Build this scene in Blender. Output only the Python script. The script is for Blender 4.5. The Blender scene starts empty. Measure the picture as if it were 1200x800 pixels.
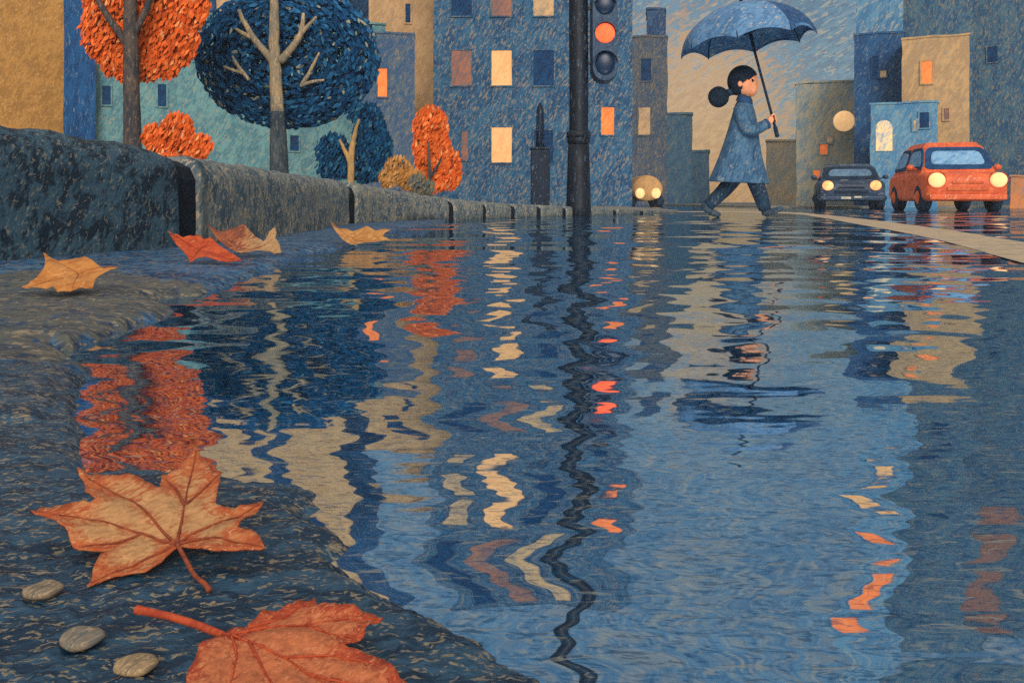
import bpy, bmesh, math, random
import numpy as np
from mathutils import Vector, Matrix, noise, geometry
R = math.radians
random.seed(7)
sc = bpy.context.scene
COL = sc.collection

# ---------------------------------------------------------------- camera, sky, sun, exposure
F, H0, CAM = 1039.0, 236.0, 0.19          # focal length in photo pixels, horizon row, lens height (m)
cd = bpy.data.cameras.new('camera'); cam = bpy.data.objects.new('camera', cd); COL.objects.link(cam)
cd.sensor_width = 36; cd.lens = 36 * F / 1200; cd.shift_y = -(400 - H0) / 1200
cd.clip_start = 0.02; cd.clip_end = 3000
cam.location = (0, 0, CAM); cam.rotation_euler = (R(90), 0, 0)
sc.camera = cam
sc.view_settings.view_transform = 'Standard'; sc.view_settings.look = 'None'
sc.view_settings.gamma = 1; sc.view_settings.use_curve_mapping = False
EXPO = 1.0
sc.view_settings.exposure = EXPO
sc.cycles.use_denoising = False
sc.cycles.max_bounces = 6; sc.cycles.glossy_bounces = 3; sc.cycles.diffuse_bounces = 2
sc.cycles.caustics_reflective = True; sc.cycles.blur_glossy = 3.0; sc.cycles.caustics_refractive = False

def lin(c):
    return tuple(((v / 255) / 12.92 if v / 255 <= 0.04045 else ((v / 255 + 0.055) / 1.055) ** 2.4) for v in c)
def col(c, g=1.0):
    r = lin(c); return (r[0] * g, r[1] * g, r[2] * g, 1)

SUN_EL, SUN_AZ = 24, 174            # azimuth clockwise from north (+Y): low behind the lens, a little to the right
sd = bpy.data.lights.new('sun', 'SUN'); sun = bpy.data.objects.new('sun', sd); COL.objects.link(sun)
sd.energy = 1.2; sd.angle = R(24); sd.color = (1.0, 0.93, 0.84)
_sv = Vector((math.sin(R(SUN_AZ)) * math.cos(R(SUN_EL)), math.cos(R(SUN_AZ)) * math.cos(R(SUN_EL)), math.sin(R(SUN_EL))))
sun.rotation_euler = _sv.to_track_quat('Z', 'Y').to_euler()
sun.location = (0, -5, 20)

class NT:
    """small helper to write node trees"""
    def __init__(s, tree): s.t = tree; s.n = tree.nodes; s.l = tree.links
    def new(s, kind, **kw):
        nd = s.n.new(kind)
        for k, v in kw.items(): setattr(nd, k, v)
        return nd
    def link(s, a, b): s.l.new(a, b)
    def put(s, sock, v):
        if isinstance(v, bpy.types.NodeSocket): s.link(v, sock)
        elif v is not None: sock.default_value = v
    def math(s, op, a, b=None, c=None):
        m = s.new('ShaderNodeMath', operation=op)
        s.put(m.inputs[0], a); s.put(m.inputs[1], b)
        if c is not None: s.put(m.inputs[2], c)
        return m.outputs[0]
    def ramp(s, v, a, b, lo=0.0, hi=1.0):
        m = s.new('ShaderNodeMapRange', interpolation_type='SMOOTHSTEP')
        s.put(m.inputs[0], v); m.inputs[1].default_value = a; m.inputs[2].default_value = b
        m.inputs[3].default_value = lo; m.inputs[4].default_value = hi
        return m.outputs[0]
    def mix(s, f, a, b, mode='MIX'):
        m = s.new('ShaderNodeMix', data_type='RGBA', blend_type=mode)
        s.put(m.inputs[0], f); s.put(m.inputs[6], a); s.put(m.inputs[7], b)
        return m.outputs[2]
    def strokes(s, vec, rot, scale, loc=(0, 0, 0), detail=2.0, distort=0.6):
        mp = s.new('ShaderNodeMapping', vector_type='TEXTURE')
        s.link(vec, mp.inputs[0]); mp.inputs[1].default_value = loc
        mp.inputs[2].default_value = rot; mp.inputs[3].default_value = scale
        nz = s.new('ShaderNodeTexNoise', noise_dimensions='3D')
        s.link(mp.outputs[0], nz.inputs['Vector']); nz.inputs['Scale'].default_value = 1
        nz.inputs['Detail'].default_value = detail; nz.inputs['Roughness'].default_value = 0.55
        nz.inputs['Distortion'].default_value = distort
        return nz.outputs[0]

# sky: Nishita dusk sky seen through chalky rain streaks, with a tan town glow low over the street
w = bpy.data.worlds.new('World'); sc.world = w; w.use_nodes = True
t = NT(w.node_tree); t.n.clear()
out = t.new('ShaderNodeOutputWorld'); bg = t.new('ShaderNodeBackground')
sky = t.new('ShaderNodeTexSky', sky_type='NISHITA'); sky.sun_disc = False
sky.sun_elevation = R(SUN_EL); sky.sun_rotation = R(SUN_AZ); sky.air_density = 1.2; sky.dust_density = 2.5
tc = t.new('ShaderNodeTexCoord'); dirv = tc.outputs['Generated']
sep = t.new('ShaderNodeSeparateXYZ'); t.link(dirv, sep.inputs[0])
PXA = 1 / 1000.0
s1 = t.strokes(dirv, (0, R(58), 0), (4 * PXA, 9 * PXA, 12 * PXA), detail=2)
s2 = t.strokes(dirv, (0, R(62), 0), (3.2 * PXA, 8 * PXA, 14 * PXA), (3, 1, 7), detail=1.5, distort=.9)
s3 = t.strokes(dirv, (0, R(50), 0), (90 * PXA, 90 * PXA, 160 * PXA), (1, 5, 2), detail=2)
blue = t.mix(t.ramp(s1, .36, .64), col((50, 96, 130), 4.1), col((90, 134, 158), 4.1))
blue = t.mix(t.math('MULTIPLY', t.ramp(s3, .40, .62), .35), blue, col((48, 88, 118), 3.6))
s4 = t.strokes(dirv, (0, R(80), 0), (16 * PXA, 16 * PXA, 70 * PXA), (8, 2, 3), detail=3, distort=1.2)
blue = t.mix(t.math('MULTIPLY', t.math('MULTIPLY', t.ramp(s4, .50, .62), .6), t.ramp(sep.outputs[2], .16, .34)), blue, col((150, 142, 128), 4.2))
blue = t.mix(t.math('MULTIPLY', t.ramp(s2, .57, .64), .8), blue, col((164, 154, 134), 4.2))
tan_ = t.mix(t.ramp(s1, .36, .64), col((176, 130, 76), 4.8), col((198, 150, 92), 4.8))
# glow: low over the far end of the street
ax = t.math('SUBTRACT', sep.outputs[0], 0.20); az = t.math('SUBTRACT', sep.outputs[2], 0.02)
dd = t.math('SQRT', t.math('ADD', t.math('POWER', t.math('DIVIDE', ax, .115), 2.0), t.math('POWER', t.math('DIVIDE', az, .19), 2.0)))
dd = t.math('ADD', dd, t.math('MULTIPLY', t.math('SUBTRACT', s1, .5), 1.6))
front = t.ramp(sep.outputs[1], .2, .5)
glow = t.math('MULTIPLY', t.ramp(dd, 1.15, .62), front)
colr = t.mix(glow, blue, tan_)
# overcast sky: the cloud overhead and behind the lens is paler and brighter than the low sky down the street
high = t.math('MAXIMUM', t.ramp(sep.outputs[2], .50, .80), t.math('MULTIPLY', t.ramp(sep.outputs[1], .1, -.4), t.ramp(sep.outputs[2], -.02, .15)))
colr = t.mix(high, colr, (4.6, 4.4, 4.1, 1))
mixn = t.mix(0.9, sky.outputs[0], colr)
t.link(mixn, bg.inputs[0]); bg.inputs[1].default_value = 0.12
t.link(bg.outputs[0], out.inputs[0])

# ---------------------------------------------------------------- helpers
def X(px, d): return (px - 600) / F * d
def Z(py, d): return CAM + (H0 - py) / F * d
def G(px, py, z=0.0):
    d = (CAM - z) * F / (py - H0); return Vector((X(px, d), d, z))
def U(d): return d / F                       # metres per photo pixel at distance d

def crayon(name, c1, c2=None, fleck=None, u=.01, ang=60, fl=.10, rough=.85, emit=0.0, spec=.25,
           mot=.5, st=3.2, ground=False, bump=0.0, g=1.0, fls=1.0, attr=None, dist=.8):
    """waxy chalk-like surface: two pigments rubbed along one direction plus sparse pale flecks; u = size of the grain in metres"""
    m = bpy.data.materials.new(name); m.use_nodes = True
    t = NT(m.node_tree); b = t.n['Principled BSDF']
    tc = t.new('ShaderNodeTexCoord'); v = tc.outputs['Object']
    rot = (0, R(90 - ang), 0)
    if ground: rot = (0, 0, R(ang)); sca = lambda a: (a * u * st, a * u * 2, a * u)
    else: sca = lambda a: (a * u, a * u * 1.5, a * u * st)
    if ground: sca = lambda a: (a * u * st, a * u, a * u)
    c2 = c2 or tuple(int(x * .72) for x in c1)
    n1 = t.strokes(v, rot, sca(3.2), (1.3, 2.1, .7), 3.0, dist)
    n0 = t.strokes(v, rot, tuple(14 * u * k for k in ((2.2, 1, 1) if ground else (1, 1, 2.0))), (5, 3, 9), 2.0, .5)
    f = t.math('ADD', n1, t.math('MULTIPLY', t.math('SUBTRACT', n0, .5), mot * 1.6))
    base = t.mix(t.ramp(f, .34, .66), col(c2, g), col(c1, g))
    if attr:
        at = t.new('ShaderNodeAttribute', attribute_name='pigment')
        fa = t.math('ADD', at.outputs['Fac'], t.math('MULTIPLY', t.math('SUBTRACT', n1, .5), 1.1))
        base = t.mix(t.ramp(fa, .30, .70), base, t.mix(t.ramp(n1, .35, .65), col(tuple(int(x * .86) for x in attr), g), col(attr, g)))
    if fleck:
        n2 = t.strokes(v, rot, sca(2.1), (11.3, 7.7, 4.1), 2.0, .9)
        thr = .5 + .125 * (1.9 - 8 * fl) * .62
        ff = t.math('MULTIPLY', t.ramp(n2, thr, thr + .05), .8 * fls)
        base = t.mix(ff, base, col(fleck, g))
    t.link(base, b.inputs['Base Color'])
    b.inputs['Roughness'].default_value = rough
    b.inputs['Specular IOR Level'].default_value = spec
    if emit:
        t.link(base, b.inputs['Emission Color']); b.inputs['Emission Strength'].default_value = emit
    if bump:
        bp = t.new('ShaderNodeBump'); bp.inputs['Strength'].default_value = bump; bp.inputs['Distance'].default_value = u * 2
        t.link(n1, bp.inputs['Height']); t.link(bp.outputs[0], b.inputs['Normal'])
    return m

def obj(name, bm, mat, parent=None, smooth=False, loc=None):
    me = bpy.data.meshes.new(name)
    if isinstance(bm, bmesh.types.BMesh):
        bmesh.ops.recalc_face_normals(bm, faces=bm.faces) if len(bm.faces) < 60000 else None
        bm.to_mesh(me); bm.free()
    else: me = bm
    for mm in (mat if isinstance(mat, (list, tuple)) else [mat]): me.materials.append(mm)
    if smooth: me.polygons.foreach_set('use_smooth', [True] * len(me.polygons))
    o = bpy.data.objects.new(name, me); COL.objects.link(o)
    if parent: o.parent = parent
    if loc: o.location = loc
    return o
def tag(o, label=None, cat=None, group=None, kind=None):
    if label: o['label'] = label
    if cat: o['category'] = cat
    if group: o['group'] = group
    if kind: o['kind'] = kind
    return o
def thing(name, label, cat, loc=(0, 0, 0), group=None, rz=0):
    o = bpy.data.objects.new(name, None); COL.objects.link(o)
    o.location = loc; o.rotation_euler = (0, 0, rz); o.empty_display_size = .1
    return tag(o, label, cat, group)

def box(bm, x0, x1, y0, y1, z0, z1, cuts=0, jit=0.0, seed=0, bev=0):
    r = bmesh.ops.create_cube(bm, size=1)
    vs = r['verts']
    for v in vs:
        v.co = Vector(((x0 + x1) / 2 + v.co.x * (x1 - x0), (y0 + y1) / 2 + v.co.y * (y1 - y0), (z0 + z1) / 2 + v.co.z * (z1 - z0)))
    es = list({e for v in vs for e in v.link_edges})
    if bev:
        bmesh.ops.bevel(bm, geom=es, offset=bev, segments=2, profile=.6, affect='EDGES')
    if cuts:
        bmesh.ops.subdivide_edges(bm, edges=es, cuts=cuts, use_grid_fill=True)
        vs = list(bm.verts)
        if jit:
            for v in vs:
                k = v.co * (1.0 / (jit * 14)) + Vector((seed * 3.1, 0, seed * 1.7))
                n = noise.noise_vector(k)
                v.co += Vector((n.x, 0, n.z)) * jit
    return vs
def tube(bm, pts, rad, seg=10, cap=True):
    pts = [Vector(p) for p in pts]
    if not isinstance(rad, (list, tuple)): rad = [rad] * len(pts)
    rings = []; up = None
    for i, p in enumerate(pts):
        a = pts[max(0, i - 1)]; b = pts[min(len(pts) - 1, i + 1)]
        d = (b - a).normalized()
        if up is None: up = Vector((0, 1, 0)) if abs(d.y) < .9 else Vector((1, 0, 0))
        s = d.cross(up).normalized(); up = s.cross(d).normalized()
        rings.append([bm.verts.new(p + (s * math.cos(2 * math.pi * k / seg) + up * math.sin(2 * math.pi * k / seg)) * rad[i]) for k in range(seg)])
    for a, b in zip(rings, rings[1:]):
        for k in range(seg): bm.faces.new((a[k], a[(k + 1) % seg], b[(k + 1) % seg], b[k]))
    if cap:
        for rr, sgn, i in ((rings[0], -1, 0), (rings[-1], 1, -1)):
            j = 1 if i == 0 else -2
            d = (pts[i] - pts[j]).normalized() * rad[i] * .5
            c = bm.verts.new(pts[i] + d)
            for k in range(seg): bm.faces.new((rr[k], rr[(k + 1) % seg], c))
def smooth_path(pts, n=6):
    """Catmull-Rom through tuples of any length"""
    P = [np.array(p, float) for p in pts]; P = [2 * P[0] - P[1]] + P + [2 * P[-1] - P[-2]]
    o = []
    for i in range(1, len(P) - 2):
        for k in range(n):
            u = k / n
            o.append(.5 * (2 * P[i] + (P[i + 1] - P[i - 1]) * u + (2 * P[i - 1] - 5 * P[i] + 4 * P[i + 1] - P[i + 2]) * u * u + (3 * P[i] - P[i - 1] - 3 * P[i + 1] + P[i + 2]) * u ** 3))
    o.append(P[-2]); return o
def ball(bm, c, r, u=16, v=12):
    r = (r, r, r) if not isinstance(r, (tuple, list)) else r
    q = bmesh.ops.create_uvsphere(bm, u_segments=u, v_segments=v, radius=1)
    for x in q['verts']: x.co = Vector((c[0] + x.co.x * r[0], c[1] + x.co.y * r[1], c[2] + x.co.z * r[2]))
    return q['verts']
def loft(bm, rings, close=True):
    vr = [[bm.verts.new(p) for p in r] for r in rings]
    n = len(vr[0])
    for a, b in zip(vr, vr[1:]):
        for k in range(n): bm.faces.new((a[k], a[(k + 1) % n], b[(k + 1) % n], b[k]))
    if close: bm.faces.new(vr[0]); bm.faces.new(list(reversed(vr[-1])))
    return vr
def poly_in(px, py, poly):
    ins = np.zeros(px.shape, bool); n = len(poly)
    for i in range(n):
        x0, y0 = poly[i]; x1, y1 = poly[(i + 1) % n]
        c = ((y0 > py) != (y1 > py)) & (px < (x1 - x0) * (py - y0) / ((y1 - y0) or 1e-9) + x0)
        ins ^= c
    return ins
def poly_dist(px, py, poly):
    dm = np.full(px.shape, 1e9); n = len(poly)
    for i in range(n):
        a = np.array(poly[i], float); b = np.array(poly[(i + 1) % n], float); ab = b - a
        tt = np.clip(((px - a[0]) * ab[0] + (py - a[1]) * ab[1]) / max(1e-9, ab @ ab), 0, 1)
        dm = np.minimum(dm, np.hypot(px - a[0] - tt * ab[0], py - a[1] - tt * ab[1]))
    return dm

# ---------------------------------------------------------------- ground, pavement, water
m_asph = crayon('wet_asphalt', (44, 74, 96), (22, 44, 64), (136, 122, 98), u=.0015, ang=8, fl=.12, attr=(140, 124, 98), rough=.45, spec=.2, g=.9, ground=True, bump=.7, mot=.8, st=2.2)
m_road = crayon('far_asphalt', (60, 84, 104), (36, 60, 84), (140, 124, 100), u=.03, ang=0, ground=True)
m_pave = crayon('pavement_stone', (120, 112, 100), (84, 92, 98), (165, 145, 115), u=.015, ang=0, ground=True)

bm = bmesh.new()
bmesh.ops.create_grid(bm, x_segments=1, y_segments=1, size=1)
for v in bm.verts: v.co = Vector((v.co.x * 160, v.co.y * 160 + 60, -.03))
tag(obj('ground', bm, m_road), kind='structure')

# raised pavement behind the kerb wall
KP = [(-2.5, .6, .46), (-2.0, 1.6, .45), (-1.54, 2.66, .43), (-1.24, 3.5, .372), (-1.27, 5.2, .36), (-1.18, 6.9, .335), (-.61, 8.76, .225), (0, 10.4, .165), (.67, 11.6, .13), (1.5, 13.1, .085), (2.44, 14.4, .035)]
KS = smooth_path(KP, 24)
bm = bmesh.new()
edge = [(p[0] - .12, p[1] + .05, .03 + 0 * p[2]) for p in KS]
ring = edge + [(3.0, 16, .03), (3.3, 20, .03), (3.7, 32, .03), (4, 90, .03), (-70, 90, .03), (-70, .6, .03)]
top = [bm.verts.new(p) for p in ring]; bm.faces.new(top)
ex = bmesh.ops.extrude_face_region(bm, geom=list(bm.faces))
for v in ex['geom']:
    if isinstance(v, bmesh.types.BMVert): v.co.z -= .055
tag(obj('pavement', bm, m_pave), kind='structure')
# far pavement on the right, under the buildings
bm = bmesh.new()
box(bm, 7.6, 70, 26.2, 90, -.028, .05, bev=.01)
tag(obj('far_pavement', bm, m_pave), kind='structure')

# the shore: damp asphalt that rises out of the puddle
LA = [(-400, 330), (-100, 318), (0, 312), (130, 300), (235, 291), (330, 279), (415, 262), (479, 259), (520, 258), (520, 262), (470, 268), (440, 276), (415, 284), (395, 293), (350, 298), (333, 313), (300, 322), (246, 344), (171, 352), (204, 365), (183, 377), (137, 390), (83, 411), (63, 409), (88, 423), (110, 438), (92, 455), (88, 482), (60, 510), (-400, 540)]
LB = [(-400, 478), (-100, 479), (40, 480), (84, 486), (98, 505), (92, 530), (104, 560), (180, 556), (262, 562), (300, 570), (368, 578), (372, 596), (350, 604), (392, 625), (408, 640), (390, 660), (412, 680), (440, 697), (490, 722), (530, 741), (566, 760), (592, 785), (640, 805), (700, 850), (800, 980), (-400, 980)]
def G2(p, z=0): q = G(p[0], p[1]); return (q.x, q.y)
LAw, LBw = [G2(p) for p in LA], [G2(p) for p in LB]
ppx = np.arange(-330, 860, 4.0); ppy = np.concatenate([np.arange(254, 420, 1.6), np.arange(420, 960, 3.2)])
gx, gy = np.meshgrid(ppx, ppy)
D = CAM * F / (gy - H0); WX = (gx - 600) / F * D; WY = D
jx = np.zeros_like(WX); rough_n = np.zeros_like(WX); fine = np.zeros_like(WX)
for i in range(WX.shape[0]):
    for j in range(WX.shape[1]):
        p = Vector((gx[i, j] * .055, gy[i, j] * .12, 0))
        jx[i, j] = noise.fractal(p, 1, 2, 3)
        q = Vector((WX[i, j], WY[i, j], 0)) * 60
        rough_n[i, j] = noise.fractal(q, 1, 2, 4)
        if WY[i, j] > .95: rough_n[i, j] = rough_n[i, j] * 1.2 + 2.2 * noise.fractal(Vector((WX[i, j], WY[i, j], 0)) * 16, 1, 2, 3)
        fine[i, j] = noise.noise(Vector((WX[i, j], WY[i, j], 0)) * 330)
def height(poly, ramp, top):
    ins = poly_in(WX, WY, poly); dm = poly_dist(WX, WY, poly)
    s = np.where(ins, dm, -dm) + jx * ramp * .35
    h = np.where(s > 0, top * (1 - np.exp(-s / ramp)), np.maximum(s * .5, -.012))
    return h, s
hA, sA = height(LAw, .016, .020); hB, sB = height(LBw, .010, .010)
hh = np.maximum(hA, hB)
wet = np.clip(hh / .006, 0, 1)
hh = hh + wet * (rough_n * .0022 + fine * .0007)
hh = np.where(hh < -.008, -.008, hh)
m_asph_far = crayon('wet_kerbside_asphalt', (62, 110, 148), (20, 52, 88), (150, 134, 108), u=.007, ang=12, fl=.12, g=.74, attr=(98, 98, 92), rough=.5, spec=.12, ground=True, bump=.9, mot=.45, st=1.5, dist=.2)
bm = bmesh.new()
vv = [[bm.verts.new((WX[i, j], WY[i, j], hh[i, j])) for j in range(WX.shape[1])] for i in range(WX.shape[0])]
for i in range(WX.shape[0] - 1):
    for j in range(WX.shape[1] - 1):
        f = bm.faces.new((vv[i][j], vv[i + 1][j], vv[i + 1][j + 1], vv[i][j + 1])); f.material_index = int(WY[i, j] > .95)
me_ = obj('asphalt_shore', bm, [m_asph, m_asph_far], smooth=True); tag(me_, kind='structure')
# pale silt left along the water's edge, and a drier greyer patch up the shore
silt = np.maximum(np.exp(-((sA - .03) / .04) ** 2) * (gy > 300), np.exp(-((sB - .006) / .010) ** 2)) * np.clip(.25 + .55 * jx, 0, .5) 
DRY = [G2(p) for p in ((-400, 338), (0, 330), (110, 322), (160, 334), (246, 345), (171, 354), (204, 365), (183, 377), (137, 390), (83, 411), (63, 409), (88, 423), (110, 438), (88, 457), (42, 480), (-400, 520))]
dry = np.clip(.5 + np.where(poly_in(WX, WY, DRY), 1, -1) * poly_dist(WX, WY, DRY) / .12 + jx * .5, 0, .62)
silt = np.where(WY > .95, dry, silt)
at_ = me_.data.attributes.new('pigment', 'FLOAT', 'POINT'); at_.data.foreach_set('value', silt.astype(np.float32).ravel())

# water: dark blue rain water, rippled; the ripples are a pattern fixed to the street
m = bpy.data.materials.new('puddle_water'); m.use_nodes = True; m_water = m
t = NT(m.node_tree); t.n.clear(); o_ = t.new('ShaderNodeOutputMaterial')
geo = t.new('ShaderNodeNewGeometry'); pos = geo.outputs['Position']
def wn(scale, loc, detail=0.0, distort=.1): return t.strokes(pos, (0, 0, 0), scale, loc, detail, distort)
def ctr(s): return t.math('SUBTRACT', s, .5)
sp = t.new('ShaderNodeSeparateXYZ'); t.link(pos, sp.inputs[0])
near = t.ramp(sp.outputs[1], 1.5, .55)          # ripples are short by the shore and longer out on the road
mid = t.math('MULTIPLY', t.ramp(sp.outputs[1], .55, 1.4), t.ramp(sp.outputs[1], 4.5, 2.2))
far = t.ramp(sp.outputs[1], 1.8, 4.0)
one = t.ramp(sp.outputs[1], -9, -8)
WAVES = [  # (x size, y size, x slope, y slope, mask)
    ((.20, .050, 1), .034, .000, near),
    ((.40, .060, 1), .008, .014, near),
    ((.045, .014, 1), .012, .006, near),
    ((.30, .15, 1), .066, .000, mid),
    ((.50, .14, 1), .016, .022, mid),
    ((.08, .06, 1), .030, .014, mid),
    ((.36, .55, 1), .125, .012, far),
    ((.70, .34, 1), .030, .052, far),
]
NX = NY = None
for i, (s_, ax_, ay_, mk) in enumerate(WAVES):
    a = t.math('MULTIPLY', t.math('MULTIPLY', ctr(wn(s_, (i * 3.1, 1.7 * i, 0))), ax_ * 4), mk)
    b = t.math('MULTIPLY', t.math('MULTIPLY', ctr(wn(s_, (i * 2.3 + 9, 5 - i, 3))), ay_ * 4), mk)
    NX = a if NX is None else t.math('ADD', NX, a); NY = b if NY is None else t.math('ADD', NY, b)
cx = t.new('ShaderNodeCombineXYZ'); t.put(cx.inputs[0], NX); t.put(cx.inputs[1], NY); cx.inputs[2].default_value = 1
nm = t.new('ShaderNodeVectorMath', operation='NORMALIZE'); t.link(cx.outputs[0], nm.inputs[0])
nrm = nm.outputs[0]
gl = t.new('ShaderNodeBsdfGlossy'); gl.inputs['Color'].default_value = (.68, .81, .90, 1); gl.inputs['Roughness'].default_value = .025
t.link(nrm, gl.inputs['Normal'])
df = t.new('ShaderNodeBsdfDiffuse')
k1 = t.strokes(pos, (0, 0, R(4)), (.030, .012, 1), (2, 3, 1), 2, 1.0)
k2 = t.strokes(pos, (0, 0, R(-5)), (.012, .0036, 1), (6, 3, 1), 2, 1.2)
wc = t.mix(t.ramp(k1, .38, .62), col((7, 42, 74)), col((16, 68, 104)))
k3 = t.strokes(pos, (0, 0, R(3)), (.022, .0058, 1), (4, 8, 1), 2, 1.2)
wc = t.mix(t.math('MULTIPLY', t.ramp(k3, .60, .65), .8), wc, col((132, 132, 120)))
t.link(wc, df.inputs[0])
mx = t.new('ShaderNodeMixShader')
# at a grazing angle the film of water mirrors almost everything, so the scratchy strokes only show close by
k4 = t.strokes(pos, (0, 0, R(2)), (.12, .035, 1), (1, 6, 2), 2, 1.0)
graze = t.ramp(sp.outputs[1], 5.0, 1.2, .10, 1.0)
loss = t.math('ADD', t.math('MULTIPLY', t.ramp(k2, .52, .64), .44), t.math('MULTIPLY', t.ramp(k3, .60, .65), .25))
loss = t.math('ADD', t.math('MULTIPLY', loss, graze), t.math('MULTIPLY', t.ramp(k4, .54, .64), t.math('MULTIPLY', t.math('SUBTRACT', 1.0, graze), .30)))
fk = t.math('SUBTRACT', .88, loss)
t.put(mx.inputs[0], fk); t.link(df.outputs[0], mx.inputs[1]); t.link(gl.outputs[0], mx.inputs[2])
t.link(mx.outputs[0], o_.inputs[0])
bm = bmesh.new()
bm.faces.new([bm.verts.new(p) for p in ((-9, .1, 0), (40, .1, 0), (60, 90, 0), (-3, 90, 0), (-9, 20, 0))])
tag(obj('water', bm, m_water), kind='structure')

# painted lane line crossing the wet road, worn at its edges; far stretch paints in the kerb-edge highlight
m_line = crayon('road_paint_and_highlight', (190, 162, 126), (150, 134, 112), (110, 120, 128), u=.006, ang=0, ground=True, fl=.10, rough=.6)
bm = bmesh.new()
cA = smooth_path([G2(p) for p in ((760, 247.9), (850, 247.8), (925, 249), (962, 251.5), (1010, 256.5), (1100, 268), (1200, 284), (1330, 303), (1600, 340), (2200, 410))], 10)
cB = smooth_path([G2(p) for p in ((760, 248.6), (850, 248.8), (925, 250.6), (955, 254), (992, 260.5), (1085, 278), (1200, 308.5), (1330, 333), (1600, 376), (2200, 452))], 10)
for i in range(len(cA)):
    k = noise.noise(Vector((i * .9, 0, 0))) * .02 * cA[i][1] / 6
    cA[i] = (cA[i][0], cA[i][1] + k * 2); cB[i] = (cB[i][0], cB[i][1] - k)
va = [bm.verts.new((p[0], p[1], .0012)) for p in cA]; vb = [bm.verts.new((p[0], p[1], .0012)) for p in cB]
for i in range(len(va) - 1): bm.faces.new((va[i], va[i + 1], vb[i + 1], vb[i]))
tag(obj('road_marking_and_highlight', bm, m_line), kind='structure')

# ---------------------------------------------------------------- kerb wall of big stone blocks
m_stone = crayon('kerb_stone', (54, 80, 96), (24, 40, 54), (136, 128, 110), g=.85, u=.0044, ang=58, fl=.09, rough=.8, bump=.6, mot=1.0, st=4, fls=.7)
m_stone2 = crayon('kerb_stone_pale', (108, 112, 108), (62, 80, 92), (168, 146, 116), u=.0075, ang=62, fl=.14, rough=.8, bump=.5, mot=.7, st=3.0)
m_joint = crayon('kerb_joint', (12, 22, 34), (8, 15, 24), u=.006)
kerb = thing('kerb_wall', 'low curving kerb wall of big rounded dark stone blocks along the puddle', 'wall', (0, 0, 0))
KN = len(KS) - 1
def kframe(i):
    a = KS[max(0, i - 1)]; b = KS[min(KN, i + 1)]
    d = Vector((b[0] - a[0], b[1] - a[1], 0)).normalized(); return Vector((KS[i][0], KS[i][1], 0)), Vector((-d.y, d.x, 0)), KS[i][2]
def kring(i, inset=0.0, shift=0.0):
    p, n, h = kframe(i); p = p + shift * Vector((n.y, -n.x, 0))
    e = max(.0, h - inset); b = min(.075, h * .3); W_ = .32
    prof = [(inset, -.02), (inset, e * .35), (inset, e - b), (inset + b * .30, e - b * .35), (inset + b, e), (W_ * .6, e), (W_ - inset, e - .01), (W_ - inset, -.02)]
    return [p + n * a + Vector((0, 0, z)) for a, z in prof]
def kat(px):          # index on the wall nearest to a photo column
    return min(range(KN + 1), key=lambda i: abs(600 + F * KS[i][0] / KS[i][1] - px) + (0 if KS[i][1] > 2.3 else 1e3))
cuts_px = [226, 414, 531, 570, 603, 632, 662, 692, 722, 752]
idx = [0] + [kat(c) for c in cuts_px] + [KN]
for n_, (a, b) in enumerate(zip(idx, idx[1:])):
    if b - a < 2: continue
    gap = .07 if n_ < 3 else .05
    rings = []
    steps = max(3, (b - a))
    rings.append(kring(a, .06, gap)); rings.append(kring(a, .012, gap + .012)); rings.append(kring(a, 0, gap + .035))
    rings += [kring(i) for i in range(a + 1, b) if (Vector(KS[i][:2]) - Vector(KS[a][:2])).length > .1 and (Vector(KS[i][:2]) - Vector(KS[b][:2])).length > .1]
    rings.append(kring(b, 0, -gap - .035)); rings.append(kring(b, .012, -gap - .012)); rings.append(kring(b, .06, -gap))
    bm = bmesh.new(); loft(bm, rings)
    ed = [e for e in bm.edges if e.calc_length() > .12]
    bmesh.ops.subdivide_edges(bm, edges=ed, cuts=3, use_grid_fill=True)
    bmesh.ops.triangulate(bm, faces=[f for f in bm.faces if len(f.verts) > 4])
    for v in bm.verts:
        q = noise.noise_vector(v.co * 9) * .010 + noise.noise_vector(v.co * 31) * .004
        v.co += q * min(1, KS[a][2] / .3)
    obj('stone_block', bm, m_stone if n_ == 0 else m_stone2, kerb, smooth=True)
bm = bmesh.new(); loft(bm, [kring(i, .022) for i in range(KN + 1)])
obj('joint_core', bm, m_joint, kerb)

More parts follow.
